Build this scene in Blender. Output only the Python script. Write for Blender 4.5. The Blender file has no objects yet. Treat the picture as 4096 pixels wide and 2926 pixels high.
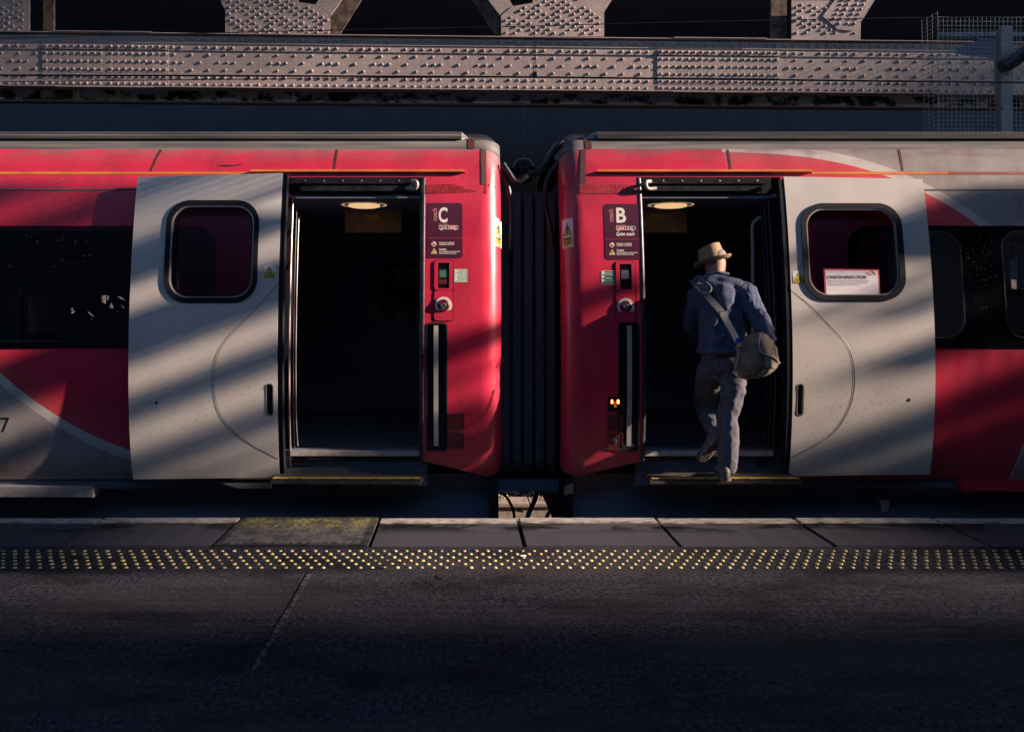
import bpy, bmesh, math, random
import numpy as np
from mathutils import Vector, Matrix, noise

random.seed(7)
R = math.radians
scene = bpy.context.scene
COL = scene.collection

# ------------------------------------------------------------------ camera, sky, sun, exposure
F, CX, CY, CAMZ = 3600.0, 1850.0, 1230.0, 1.41          # focal length and vanishing point in photo pixels
cam_d = bpy.data.cameras.new('camera'); cam = bpy.data.objects.new('camera', cam_d); COL.objects.link(cam)
cam.location = (0, 0, CAMZ); cam.rotation_euler = (R(90), 0, 0)
cam_d.sensor_width = 36; cam_d.lens = 36 * F / 4096
cam_d.shift_x = (2048 - CX) / 4096; cam_d.shift_y = -(1463 - CY) / 4096
cam_d.clip_start = 0.05; cam_d.clip_end = 3000
scene.camera = cam

SUN = Vector((-5.3, 1.0, -1.97))
elev = math.asin(-SUN.z / SUN.length)
world = bpy.data.worlds.new('World'); scene.world = world; world.use_nodes = True
wn = world.node_tree.nodes; wl = world.node_tree.links
sky = wn.new('ShaderNodeTexSky'); sky.sky_type = 'NISHITA'; sky.sun_disc = False
sky.ozone_density = 3.5; sky.dust_density = .6; sky.sun_elevation = elev; sky.sun_rotation = math.atan2(-SUN.x, -SUN.y)
wn['Background'].inputs['Strength'].default_value = 0.115
wl.new(sky.outputs[0], wn['Background'].inputs['Color'])
sun_d = bpy.data.lights.new('sun', 'SUN'); sun_d.energy = 5.0; sun_d.angle = R(0.55); sun_d.color = (1.0, 0.75, 0.58)
sun = bpy.data.objects.new('sun', sun_d); COL.objects.link(sun)
sun.rotation_euler = SUN.to_track_quat('-Z', 'Y').to_euler(); sun.location = (20, -4, 14)
vs = scene.view_settings
vs.view_transform = 'Standard'; vs.look = 'None'; vs.gamma = 1.0; vs.exposure = 1.48; vs.use_curve_mapping = False
scene.cycles.max_bounces = 6; scene.cycles.transparent_max_bounces = 12
scene.cycles.use_denoising = True; scene.cycles.denoiser = 'OPENIMAGEDENOISE'; scene.cycles.denoising_input_passes = 'RGB_ALBEDO_NORMAL'; scene.cycles.denoising_prefilter = 'ACCURATE'; scene.cycles.use_adaptive_sampling = False; scene.cycles.sample_clamp_indirect = 2.0

# ------------------------------------------------------------------ materials
def srgb(r, g, b):
    f = lambda c: (c / 255 / 12.92) if c / 255 <= .04045 else ((c / 255 + .055) / 1.055) ** 2.4
    return (f(r), f(g), f(b))

class NT:
    """tiny helper to write node maths"""
    def __init__(self, m):
        self.t = m.node_tree; self.n = self.t.nodes; self.l = self.t.links
    def new(self, typ, **kw):
        x = self.n.new(typ)
        for k, v in kw.items(): setattr(x, k, v)
        return x
    def put(self, sock, v):
        if hasattr(v, 'is_output'): self.l.new(v, sock)
        elif isinstance(v, (tuple, list)): sock.default_value = (*v[:3], 1.0) if len(sock.default_value) == 4 else v
        else: sock.default_value = v
    def math(self, op, a, b=0.0, c=0.0, clamp=False):
        x = self.new('ShaderNodeMath', operation=op, use_clamp=clamp)
        self.put(x.inputs[0], a); self.put(x.inputs[1], b); self.put(x.inputs[2], c)
        return x.outputs[0]
    def mix(self, f, a, b, bt='MIX'):
        x = self.new('ShaderNodeMix', data_type='RGBA', blend_type=bt)
        self.put(x.inputs[0], f); self.put(x.inputs[6], a); self.put(x.inputs[7], b)
        return x.outputs[2]
    def ramp(self, v, lo, hi, a=0.0, b=1.0):
        x = self.new('ShaderNodeMapRange', clamp=True)
        self.put(x.inputs[0], v); self.put(x.inputs[1], lo); self.put(x.inputs[2], hi); self.put(x.inputs[3], a); self.put(x.inputs[4], b)
        return x.outputs[0]
    def pos(self, scale=(1, 1, 1)):
        g = self.new('ShaderNodeNewGeometry'); mp = self.new('ShaderNodeMapping')
        self.l.new(g.outputs['Position'], mp.inputs['Vector']); mp.inputs['Scale'].default_value = scale
        return mp.outputs[0]
    def noise(self, vec, scale, detail=4, rough=.55):
        x = self.new('ShaderNodeTexNoise'); self.l.new(vec, x.inputs['Vector'])
        x.inputs['Scale'].default_value = scale; x.inputs['Detail'].default_value = detail; x.inputs['Roughness'].default_value = rough
        return x.outputs['Fac']
    def voronoi(self, vec, scale):
        x = self.new('ShaderNodeTexVoronoi'); self.l.new(vec, x.inputs['Vector']); x.inputs['Scale'].default_value = scale
        return x.outputs['Distance']
    def bump(self, h, strength, dist=.01):
        x = self.new('ShaderNodeBump'); self.put(x.inputs['Height'], h)
        x.inputs['Strength'].default_value = strength; x.inputs['Distance'].default_value = dist
        return x.outputs[0]
    def xyz(self):
        g = self.new('ShaderNodeNewGeometry'); s = self.new('ShaderNodeSeparateXYZ')
        self.l.new(g.outputs['Position'], s.inputs[0]); return s.outputs

def base_mat(name):
    m = bpy.data.materials.new(name); m.use_nodes = True
    return m, NT(m), m.node_tree.nodes['Principled BSDF']

def mat(name, c, rough=.6, c2=None, scale=6, stretch=(1, 1, 1), metal=0.0, bump=0.0, bscale=60, bdist=.004, spec=.5, lo=.35, hi=.65, coat=0):
    m, t, b = base_mat(name)
    b.inputs['Roughness'].default_value = rough; b.inputs['Metallic'].default_value = metal
    b.inputs['Specular IOR Level'].default_value = spec
    if coat: b.inputs['Coat Weight'].default_value = coat; b.inputs['Coat Roughness'].default_value = .08
    c2 = c2 or tuple(x * .75 for x in c)
    p = t.pos(stretch)
    f = t.ramp(t.noise(p, scale, 6, .6), lo, hi)
    t.put(b.inputs['Base Color'], t.mix(f, c, c2))
    if bump:
        t.put(b.inputs['Normal'], t.bump(t.noise(t.pos(), bscale, 5, .65), bump, bdist))
    return m

def emis(name, c, s):
    m, t, b = base_mat(name)
    t.put(b.inputs['Base Color'], c); t.put(b.inputs['Emission Color'], c); b.inputs['Emission Strength'].default_value = s
    return m

def glass(name, tint=(.35, .36, .38), rough=.02, refl=1.0):
    m = bpy.data.materials.new(name); m.use_nodes = True; t = NT(m)
    t.n.remove(t.n['Principled BSDF']); out = t.n['Material Output']
    tr = t.new('ShaderNodeBsdfTransparent'); t.put(tr.inputs[0], tint)
    gl = t.new('ShaderNodeBsdfGlossy'); gl.inputs['Roughness'].default_value = rough
    fr = t.new('ShaderNodeFresnel'); fr.inputs[0].default_value = 1.5
    mx = t.new('ShaderNodeMixShader'); t.l.new(t.math('MULTIPLY', fr.outputs[0], refl), mx.inputs[0])
    t.l.new(tr.outputs[0], mx.inputs[1]); t.l.new(gl.outputs[0], mx.inputs[2]); t.l.new(mx.outputs[0], out.inputs[0])
    return m

# ------------------------------------------------------------------ object helpers
def finish(me, smooth=None):
    if smooth is not None:
        me.shade_smooth()
        me.set_sharp_from_angle(angle=R(smooth))

def root_of(p):
    while p.parent: p = p.parent
    return p

def link(name, me, parent=None, material=None, loc=None):
    o = bpy.data.objects.new(name, me); COL.objects.link(o)
    if material and not me.materials: me.materials.append(material)
    if parent:
        o.parent = parent
        if parent.type == 'EMPTY' and parent.get('worldspace', 1):
            o.location = -parent.location + (Vector(loc) if loc else Vector())
        elif loc: o.location = loc
    elif loc: o.location = loc
    return o

def obj(name, verts, faces, material, parent=None, smooth=None, recalc=True):
    me = bpy.data.meshes.new(name)
    me.from_pydata([tuple(map(float, v)) for v in verts], [], [tuple(f) for f in faces]); me.validate()
    if recalc:
        bm = bmesh.new(); bm.from_mesh(me); bmesh.ops.recalc_face_normals(bm, faces=bm.faces[:]); bm.to_mesh(me); bm.free()
    finish(me, smooth)
    return link(name, me, parent, material)

def bm_obj(name, bm, material, parent=None, smooth=None):
    me = bpy.data.meshes.new(name); bm.to_mesh(me); bm.free(); finish(me, smooth)
    return link(name, me, parent, material)

def tag(o, label=None, cat=None, group=None, kind=None):
    for k, v in (('label', label), ('category', cat), ('group', group), ('kind', kind)):
        if v: o[k] = v
    return o

def empty(name, loc, label, cat, group=None, kind=None):
    e = bpy.data.objects.new(name, None); COL.objects.link(e); e.location = loc; e.empty_display_size = .2
    return tag(e, label, cat, group, kind)

def box_bm(bm, a, b):
    x0, y0, z0 = a; x1, y1, z1 = b
    v = [bm.verts.new(p) for p in ((x0, y0, z0), (x1, y0, z0), (x1, y1, z0), (x0, y1, z0), (x0, y0, z1), (x1, y0, z1), (x1, y1, z1), (x0, y1, z1))]
    for f in ((0, 3, 2, 1), (4, 5, 6, 7), (0, 1, 5, 4), (1, 2, 6, 5), (2, 3, 7, 6), (3, 0, 4, 7)):
        bm.faces.new([v[i] for i in f])

def box(name, a, b, material, parent=None, bevel=0.0):
    bm = bmesh.new(); box_bm(bm, [min(p, q) for p, q in zip(a, b)], [max(p, q) for p, q in zip(a, b)])
    if bevel:
        bmesh.ops.bevel(bm, geom=bm.edges[:], offset=bevel, segments=2, affect='EDGES')
    return bm_obj(name, bm, material, parent, 40 if bevel else None)

def tube_geo(pts, rad, seg=10, cap=True):
    pts = [Vector(p) for p in pts]; n = len(pts)
    rads = rad if isinstance(rad, (list, tuple)) else [rad] * n
    V, Fc = [], []
    prev = None
    for i, p in enumerate(pts):
        t = (pts[min(i + 1, n - 1)] - pts[max(i - 1, 0)]).normalized()
        ref = prev if prev is not None else (Vector((0, 0, 1)) if abs(t.z) < .9 else Vector((0, 1, 0)))
        a = (ref - t * ref.dot(t)).normalized(); prev = a; b = t.cross(a)
        for k in range(seg):
            an = 2 * math.pi * k / seg
            V.append(p + (a * math.cos(an) + b * math.sin(an)) * rads[i])
    for i in range(n - 1):
        for k in range(seg):
            k2 = (k + 1) % seg
            Fc.append((i * seg + k, i * seg + k2, (i + 1) * seg + k2, (i + 1) * seg + k))
    if cap:
        Fc.append(tuple(range(seg))[::-1]); Fc.append(tuple(range((n - 1) * seg, n * seg)))
    return V, Fc

def tube(name, pts, rad, material, parent=None, seg=10):
    V, Fc = tube_geo(pts, rad, seg); return obj(name, V, Fc, material, parent, 50)

def smooth_pts(pts, n=8):
    """Catmull-Rom through points"""
    P = [Vector(p) for p in pts]; P = [P[0] * 2 - P[1]] + P + [P[-1] * 2 - P[-2]]; out = []
    for i in range(1, len(P) - 2):
        for k in range(n):
            t = k / n
            out.append(.5 * ((2 * P[i]) + (P[i + 1] - P[i - 1]) * t + (2 * P[i - 1] - 5 * P[i] + 4 * P[i + 1] - P[i + 2]) * t * t
                             + (3 * P[i] - P[i - 1] - 3 * P[i + 1] + P[i + 2]) * t ** 3))
    out.append(P[-2]); return out

def lathe_geo(prof, M, seg=24):
    V, Fc = [], []
    n = len(prof)
    for r, h in prof:
        for k in range(seg):
            a = 2 * math.pi * k / seg
            V.append(M @ Vector((r * math.cos(a), r * math.sin(a), h)))
    for i in range(n - 1):
        for k in range(seg):
            k2 = (k + 1) % seg
            Fc.append((i * seg + k, i * seg + k2, (i + 1) * seg + k2, (i + 1) * seg + k))
    Fc.append(tuple(range(seg))[::-1]); Fc.append(tuple(range((n - 1) * seg, n * seg)))
    return V, Fc

def lathe(name, prof, M, material, parent=None, seg=24, smooth=40):
    V, Fc = lathe_geo(prof, M, seg); return obj(name, V, Fc, material, parent, smooth)

def conform(name, loops, mapf, off, thick, material, parent=None, step=.08, xcuts=(), smooth=30):
    """a panel with the outline (and holes) given in (x, z), laid on the curved surface mapf with real thickness"""
    bm = bmesh.new()
    for lp in loops:
        vs_ = [bm.verts.new((p[0], 0, p[1])) for p in lp]
        for i in range(len(vs_)): bm.edges.new((vs_[i], vs_[(i + 1) % len(vs_)]))
    bmesh.ops.triangle_fill(bm, use_beauty=True, use_dissolve=False, edges=bm.edges[:])
    zs = [p[1] for p in loops[0]]
    z = math.ceil(min(zs) / step) * step
    while z < max(zs):
        if min(abs(z - q) for q in zs) > 1e-4:
            bmesh.ops.bisect_plane(bm, geom=bm.verts[:] + bm.edges[:] + bm.faces[:], plane_co=(0, 0, z), plane_no=(0, 0, 1), dist=1e-6)
        z += step
    for x in xcuts:
        bmesh.ops.bisect_plane(bm, geom=bm.verts[:] + bm.edges[:] + bm.faces[:], plane_co=(x, 0, 0), plane_no=(1, 0, 0), dist=1e-6)
    bm.verts.index_update(); n = len(bm.verts)
    co = [(v.co.x, v.co.z) for v in bm.verts]
    V = [mapf(x, z, off) for x, z in co] + [mapf(x, z, off - thick) for x, z in co]
    Fc = []
    for f in bm.faces:
        ix = [v.index for v in f.verts]; Fc.append(ix); Fc.append([i + n for i in reversed(ix)])
    for e in bm.edges:
        if len(e.link_faces) == 1:
            a, b = e.verts[0].index, e.verts[1].index; Fc.append((a, b, b + n, a + n))
    bm.free()
    return obj(name, V, Fc, material, parent, smooth)

def rrect(x0, z0, x1, z1, r, n=6, corners=(1, 1, 1, 1)):
    """rounded rectangle; corners order: x0z0, x1z0, x1z1, x0z1"""
    out = []
    for (cx, cz, a0, on) in ((x0, z0, 180, corners[0]), (x1, z0, 270, corners[1]), (x1, z1, 0, corners[2]), (x0, z1, 90, corners[3])):
        if not on: out.append((cx, cz)); continue
        ox = cx + (r if cx == x0 else -r); oz = cz + (r if cz == z0 else -r)
        for k in range(n + 1):
            a = R(a0 + 90 * k / n); out.append((ox + r * math.cos(a), oz + r * math.sin(a)))
    return out

_txt = {}
def text_geo(s, size, bold=0.0, shear=0.0, spacing=1.0):
    key = (s, size, bold, shear, spacing)
    if key not in _txt:
        c = bpy.data.curves.new('t', 'FONT'); c.body = s; c.size = size; c.offset = bold; c.shear = shear; c.space_character = spacing
        c.resolution_u = 3
        o = bpy.data.objects.new('t', c); COL.objects.link(o)
        dg = bpy.context.evaluated_depsgraph_get(); dg.update(); ev = o.evaluated_get(dg); me = ev.to_mesh()
        V = [(v.co.x, v.co.y) for v in me.vertices]; Fc = [tuple(p.vertices) for p in me.polygons]
        ev.to_mesh_clear(); bpy.data.objects.remove(o); bpy.data.curves.remove(c)
        if bold and V:       # keep offset corners from shooting out of the letters
            P0 = text_geo(s, size, 0.0, shear, spacing)[0]; m_ = bold * 1.6
            x0, x1 = min(p[0] for p in P0) - m_, max(p[0] for p in P0) + m_; y0, y1 = min(p[1] for p in P0) - m_, max(p[1] for p in P0) + m_
            V = [(min(max(a, x0), x1), min(max(b, y0), y1)) for a, b in V]
        _txt[key] = (V, Fc)
    return _txt[key]

def text(name, s, x, z, size, mapf, off, material, parent, bold=0.0, shear=0.0, width=None, rot90=False, spacing=1.0):
    """flat lettering on a surface: (x, z) is the left end of its base line"""
    V, Fc = text_geo(s, size, bold, shear, spacing)
    if not V: return None
    w = max(v[0] for v in V); k = width / w if width else 1.0
    P = [mapf(x - v[1], z + v[0] * k, off) if rot90 else mapf(x + v[0] * k, z + v[1], off) for v in V]
    o = obj(name, P, Fc, material, parent, recalc=False)
    me = o.data
    if len(me.polygons) and sum(p.normal.y * p.area for p in me.polygons) > 0: me.flip_normals()
    return o

# ------------------------------------------------------------------ colours
RED = (.60, .026, .072); PALE = (.60, .58, .56); STRIPE = (.50, .48, .48)
M = {}
M['asphalt'] = None
M['door'] = None
M['roofgrey'] = mat('roof_grey_paint', (.19, .185, .19), .45, (.075, .078, .088), 3, (.35, 3, 9), bump=.1)
M['black'] = mat('black_rubber', (.055, .07, .105), .85, (.07, .085, .12), 9)
M['rubber'] = mat('seal_rubber', (.010, .012, .018), .7, (.016, .018, .026), 9, spec=.12)
M['gloss_black'] = mat('black_gloss', (.006, .007, .01), .08)
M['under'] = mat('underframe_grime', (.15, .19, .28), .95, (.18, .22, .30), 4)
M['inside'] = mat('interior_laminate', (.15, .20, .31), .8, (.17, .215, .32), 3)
M['inside_brown'] = mat('interior_brown', (.30, .21, .16), .7, (.20, .145, .12), 12)
M['alu'] = mat('aluminium_trim', (.55, .52, .50), .35, (.35, .34, .34), 14, (1, 1, .3), metal=.6)
M['steel_dark'] = mat('dark_steel', (.06, .065, .08), .38, (.02, .022, .03), 18, metal=.5)
M['sill'] = mat('sill_aluminium', (.30, .33, .42), .4, (.14, .15, .2), 10, (.4, 1, 8), metal=.4)
M['orange'] = mat('orange_stripe', (.62, .22, .045), .4, (.45, .13, .03), 5)
M['maroon'] = mat('maroon_vinyl', (.075, .012, .035), .35, (.06, .01, .03), 5)
M['white'] = mat('white_print', (.78, .76, .74), .5, (.7, .68, .66), 20)
M['pinkprint'] = mat('pink_print', (.75, .28, .30), .5)
M['redprint'] = mat('red_print', (.55, .03, .08), .5)
M['blackprint'] = mat('black_print', (.01, .01, .012), .5)
M['yellow'] = mat('yellow_vinyl', (.72, .55, .06), .5, (.6, .45, .05), 20)
M['green'] = mat('green_vinyl', (.01, .14, .10), .4, (.012, .12, .08), 20)
M['palegreen'] = mat('bleached_green_vinyl', (.28, .50, .38), .5, (.36, .56, .45), 30)
M['tape'] = mat('weathered_tape', (.05, .03, .035), .45, (.10, .03, .035), 25, bump=.5, bscale=90)
M['redtape'] = mat('red_repair_tape', (.35, .02, .03), .35, (.22, .012, .02), 22, bump=.8, bscale=70, bdist=.006)
M['redpanel'] = mat('dark_red_panel', (.13, .012, .022), .45, (.09, .01, .018), 20, bump=.2)
M['strip'] = mat('handrail_strip', (.42, .40, .38), .5, (.30, .28, .27), 30, (1, 1, .5), bump=.2)
M['glass'] = glass('window_glass', (.75, .76, .80))
M['doorglass'] = glass('door_glass', (.88, .88, .92))
M['paper'] = mat('notice_paper', (.66, .66, .72), .7, (.60, .60, .66), 7)
M['navyprint'] = mat('navy_print', (.01, .03, .06), .5)
M['lamp_lit'] = emis('ceiling_lamp_lit', (1.0, .62, .30), .30)
M['amber'] = emis('amber_indicator', (1.0, .32, .08), 1.6)
M['amberdim'] = emis('amber_indicator_dim', (1.0, .15, .05), .25)

def make_red():
    m, t, b = base_mat('coach_livery')
    x, y, z = t.xyz()
    def poly(px, coef):      # Horner
        r = coef[0]
        first = True
        for c in coef[1:]:
            r = t.math('ADD', t.math('MULTIPLY', px, r), c)
        return r
    ql = [float(c) for c in np.polyfit([-3.249, -3.02, -2.811, -2.337], [.955, .764, .627, .400], 2)]
    qr = [float(c) for c in np.polyfit([2.22, 2.58, 3.05, 3.32, 3.71], [2.535, 2.49, 2.37, 2.235, 1.975], 3)]
    dl = t.math('SUBTRACT', z, poly(x, ql))                 # > 0: red
    dr = t.math('SUBTRACT', poly(x, qr), z)                 # > 0: red
    left = t.math('LESS_THAN', x, .494)
    dl = t.math('ADD', dl, t.math('MULTIPLY', t.math('GREATER_THAN', x, -1.2), 10.0))
    dr = t.math('ADD', dr, t.math('MULTIPLY', left, 10.0))
    dr = t.math('ADD', dr, t.math('MULTIPLY', t.math('LESS_THAN', x, 1.9), 10.0))
    dr = t.math('ADD', dr, t.math('MULTIPLY', t.math('LESS_THAN', z, 1.2), 10.0))
    d = t.math('MINIMUM', dl, dr)
    grain = t.noise(t.pos(), 260, 2)
    fade = t.math('MULTIPLY', t.ramp(d, .0, .24, .55, 0.0), t.ramp(grain, .38, .62))
    red = t.mix(t.ramp(t.noise(t.pos((.6, 1, 1.5)), 2.2, 5), .4, .7), RED, (.50, .02, .058))
    col = t.mix(fade, red, (.42, .17, .13))
    col = t.mix(t.math('LESS_THAN', d, 0.0), col, STRIPE)
    col = t.mix(t.math('LESS_THAN', d, -.075), col, (.30, .29, .295))
    # soot carried down from the roof edge: streaky, uneven
    soot = t.math('MULTIPLY', t.ramp(z, 2.44, 2.58), t.ramp(t.noise(t.pos((.8, 1, 5)), 4.5, 5), .36, .62, .08, .75))
    col = t.mix(soot, col, (.16, .13, .15))
    # the grimy plastic corner cap near the ends, upper part only
    v = t.math('ABSOLUTE', t.math('SUBTRACT', x, .494))
    cap = t.math('MULTIPLY', t.ramp(v, .36, .31), t.ramp(z, 2.36, 2.56))
    col = t.mix(t.math('MULTIPLY', cap, .9), col, (.22, .20, .21))
    # road dirt: small dark horizontal dashes, more of them low down
    dash = t.math('MULTIPLY', t.ramp(t.noise(t.pos((9, 9, 58)), 3.0, 3, .7), .61, .66), t.ramp(z, 1.2, .3, .15, .9))
    col = t.mix(dash, col, (.03, .03, .035))
    low = t.math('MULTIPLY', t.ramp(z, .45, .18), t.ramp(t.noise(t.pos((1, 1, .5)), 7, 5), .3, .7, .2, .8))
    col = t.mix(low, col, (.07, .06, .055))
    haze_d = t.math('MULTIPLY', t.ramp(t.noise(t.pos((1.2, 1, .45)), 3.5, 6, .65), .42, .72), .38)
    col = t.mix(haze_d, col, (.11, .035, .045))
    t.put(b.inputs['Base Color'], col)
    t.put(b.inputs['Roughness'], t.ramp(t.noise(t.pos((1, 1, .4)), 9, 4), .3, .7, .26, .42))
    b.inputs['Specular IOR Level'].default_value = .5
    t.put(b.inputs['Normal'], t.bump(t.noise(t.pos(), 1.6, 2), .10, .05))
    return m
M['livery'] = make_red()

def make_door():
    m, t, b = base_mat('door_silver_paint')
    x, y, z = t.xyz()
    c = t.mix(t.ramp(t.noise(t.pos((1, 1, .6)), 2.2, 5), .35, .7), (.62, .595, .565), (.53, .515, .505))
    dash = t.math('MULTIPLY', t.ramp(t.noise(t.pos((9, 9, 62)), 3.0, 3, .7),   .625, .665), t.ramp(z, 1.5, .8, .10, .9))
    dash = t.math('MULTIPLY', dash, t.ramp(t.noise(t.pos(), 1.5, 3), .40, .62, .12, 1.0))
    c = t.mix(dash, c, (.04, .04, .045))
    grime = t.math('MULTIPLY', t.ramp(z, .55, .15), t.ramp(t.noise(t.pos((1, 1, .35)), 5, 5), .25, .75, .15, .55))
    c = t.mix(grime, c, (.20, .18, .165))
    t.put(b.inputs['Base Color'], c)
    b.inputs['Roughness'].default_value = .36; b.inputs['Metallic'].default_value = .12
    t.put(b.inputs['Normal'], t.bump(t.noise(t.pos(), 2.0, 2), .08, .05))
    return m
M['door'] = make_door()

def make_asphalt():
    m, t, b = base_mat('platform_asphalt')
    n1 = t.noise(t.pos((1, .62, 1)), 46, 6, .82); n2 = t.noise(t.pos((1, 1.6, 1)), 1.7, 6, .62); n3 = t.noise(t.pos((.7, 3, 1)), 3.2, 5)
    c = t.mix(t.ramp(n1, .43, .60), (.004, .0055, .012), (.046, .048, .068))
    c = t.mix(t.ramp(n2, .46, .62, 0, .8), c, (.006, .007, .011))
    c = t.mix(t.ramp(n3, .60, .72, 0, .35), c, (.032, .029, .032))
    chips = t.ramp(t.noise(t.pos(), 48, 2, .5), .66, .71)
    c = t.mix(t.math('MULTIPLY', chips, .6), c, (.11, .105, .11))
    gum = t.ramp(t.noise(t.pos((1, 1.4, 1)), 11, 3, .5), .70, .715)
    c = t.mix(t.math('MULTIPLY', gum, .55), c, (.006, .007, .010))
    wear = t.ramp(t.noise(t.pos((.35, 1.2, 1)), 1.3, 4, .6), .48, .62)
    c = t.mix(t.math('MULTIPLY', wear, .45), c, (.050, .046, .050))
    t.put(b.inputs['Base Color'], c); b.inputs['Roughness'].default_value = .85; b.inputs['Specular IOR Level'].default_value = .12
    t.put(b.inputs['Normal'], t.bump(n1, .9, .012))
    return m
M['asphalt'] = make_asphalt()

def make_slab():
    m, t, b = base_mat('coping_concrete')
    x, y, z = t.xyz()
    n2 = t.noise(t.pos((.8, 2.2, 1)), 2.3, 6, .6); n1 = t.noise(t.pos(), 190, 3, .7)
    c = t.mix(t.ramp(n1, .35, .68), (.034, .036, .052), (.062, .062, .080))
    damp = t.math('MULTIPLY', t.ramp(n2, .47, .52), t.ramp(y, 5.60, 5.78))     # damp along the nosing
    c = t.mix(damp, c, (.010, .011, .013))
    moss = t.math('MULTIPLY', t.ramp(t.noise(t.pos((2, 5, 1)), 6, 5), .55, .62), t.ramp(y, 5.72, 5.82))
    c = t.mix(moss, c, (.05, .055, .02))
    t.put(b.inputs['Base Color'], c); t.put(b.inputs['Roughness'], t.ramp(damp, 0, 1, .8, .4)); b.inputs['Specular IOR Level'].default_value = .2
    t.put(b.inputs['Normal'], t.bump(n1, .3, .003))
    return m
M['slab'] = make_slab()
M['nosing'] = mat('worn_white_nosing', (.46, .43, .41), .7, (.10, .095, .09), 9, (1.2, 9, 1), bump=.4, bscale=90, lo=.42, hi=.62)
M['blister'] = mat('yellow_blister', (.56, .46, .19), .7, (.15, .13, .075), 13, lo=.45, hi=.68)
def make_moss():
    m, t, b = base_mat('mossy_ribbed_slab')
    x, y, z = t.xyz()
    moss = t.ramp(t.math('ADD', y, t.ramp(t.noise(t.pos(), 9, 5), 0, 1, -.25, .25)), 5.62, 5.84)
    c = t.mix(t.ramp(t.noise(t.pos(), 120, 3), .35, .65), (.022, .025, .034), (.055, .053, .062))
    patch = t.ramp(t.noise(t.pos(), 34, 5, .7), .40, .62)
    c = t.mix(t.math('MULTIPLY', moss, t.math('MULTIPLY', patch, 1.0)), c, (.11, .10, .02))
    c = t.mix(t.ramp(t.noise(t.pos((1, 1.6, 1)), 7, 5, .6), .45, .6, 0, .75), c, (.012, .014, .016))
    t.put(b.inputs['Base Color'], c); b.inputs['Roughness'].default_value = .9; b.inputs['Specular IOR Level'].default_value = .1
    t.put(b.inputs['Normal'], t.bump(t.noise(t.pos(), 60, 4), .6, .006))
    return m
M['moss'] = make_moss()
M['stain'] = mat('wet_tar', (.008, .009, .012), .7)
M['chalk'] = mat('worn_white_line', (.085, .083, .09), .85, (.012, .013, .018), 30, lo=.38, hi=.56, spec=.1)
M['ground'] = mat('trackbed_ballast', (.035, .032, .032), .95, (.015, .015, .017), 14, bump=1, bscale=30, bdist=.05)
M['stone'] = mat('ballast_stone', (.42, .36, .32), .9, (.20, .17, .16), 30, bump=.3)
M['pier'] = mat('pier_stone', (.50, .42, .36), .9, (.20, .165, .14), 26, bump=.8, bscale=40, bdist=.02)
M['concrete'] = mat('trough_concrete', (.36, .31, .28), .9, (.20, .175, .165), 28, bump=.6, bscale=80)
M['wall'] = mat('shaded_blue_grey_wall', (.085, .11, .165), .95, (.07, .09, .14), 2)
M['canopy'] = mat('canopy_paint', (.06, .065, .08), .9, (.04, .045, .06), 3)
def make_girder():
    m, t, b = base_mat('girder_paint')
    n = t.noise(t.pos(), 3.0, 6); n2 = t.noise(t.pos(), 26, 5, .7)
    c = t.mix(t.ramp(n, .3, .7), (.35, .285, .278), (.26, .22, .224))
    c = t.mix(t.ramp(n2, .56, .68, 0, .8), c, (.20, .155, .14))
    c = t.mix(t.ramp(t.noise(t.pos((1, 1, 1.5)), 7, 6, .7), .55, .70, 0, .55), c, (.17, .13, .12))
    c = t.mix(t.ramp(t.noise(t.pos((.5, 1, 1)), 1.1, 4, .6), .42, .66, 0, .55), c, (.20, .17, .18))
    streak = t.ramp(t.noise(t.pos((9, 9, .7)), 2.2, 5), .54, .70, 0, .5)
    c = t.mix(streak, c, (.22, .16, .13))
    t.put(b.inputs['Base Color'], c); b.inputs['Roughness'].default_value = .62; b.inputs['Specular IOR Level'].default_value = .3
    t.put(b.inputs['Normal'], t.bump(t.noise(t.pos(), 22, 6, .7), .35, .012))
    return m
M['girder'] = make_girder()
M['rust'] = mat('peeling_rusty_paint', (.62, .54, .56), .9, (.035, .024, .020), 4.5, (1, 1, 1.2), bump=.6, bscale=30, lo=.46, hi=.54)
M['rustedge'] = mat('rust_edge', (.20, .115, .08), .95, (.07, .04, .03), 40, bump=.8, bscale=60)
M['brownsteel'] = mat('brown_steel', (.12, .085, .065), .9, (.03, .024, .022), 9, bump=.5, lo=.4, hi=.6)
M['wire'] = mat('wire_copper_black', (.012, .014, .02), .6)
M['twist'] = mat('stranded_wire', (.10, .10, .11), .5, (.03, .03, .04), 60, (14, 1, 1))
M['galv'] = mat('galvanised_steel', (.20, .20, .215), .55, (.13, .13, .15), 16, metal=.15, bump=.15)
M['meshwire'] = mat('galvanised_wire', (.40, .38, .36), .5, (.30, .29, .28), 30)
M['denim'] = mat('jeans_denim', (.095, .097, .13), .9, (.05, .052, .075), 26, bump=.35, bscale=320, bdist=.002)
M['hoodie'] = mat('hoodie_blue_fleece', (.068, .092, .165), .95, (.04, .056, .11), 16, bump=.4, bscale=260, bdist=.002)
M['skin'] = mat('skin', (.42, .20, .155), .6, (.30, .14, .11), 24, bump=.3, bscale=160)
M['hair'] = mat('grey_hair', (.20, .17, .16), .8)
M['canvas'] = mat('bag_canvas', (.21, .18, .14), .9, (.14, .12, .095), 22, bump=.4, bscale=300, bdist=.002)
M['webbing'] = mat('webbing_strap', (.42, .38, .33), .9, (.33, .30, .26), 90, (30, 30, 2))
M['padgrey'] = mat('pad_piping', (.40, .40, .42), .8)
M['blueribbon'] = mat('blue_ribbon', (.01, .04, .42), .5)
M['shoe'] = mat('shoe_grey', (.13, .125, .135), .7, (.04, .04, .05), 30)
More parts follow.
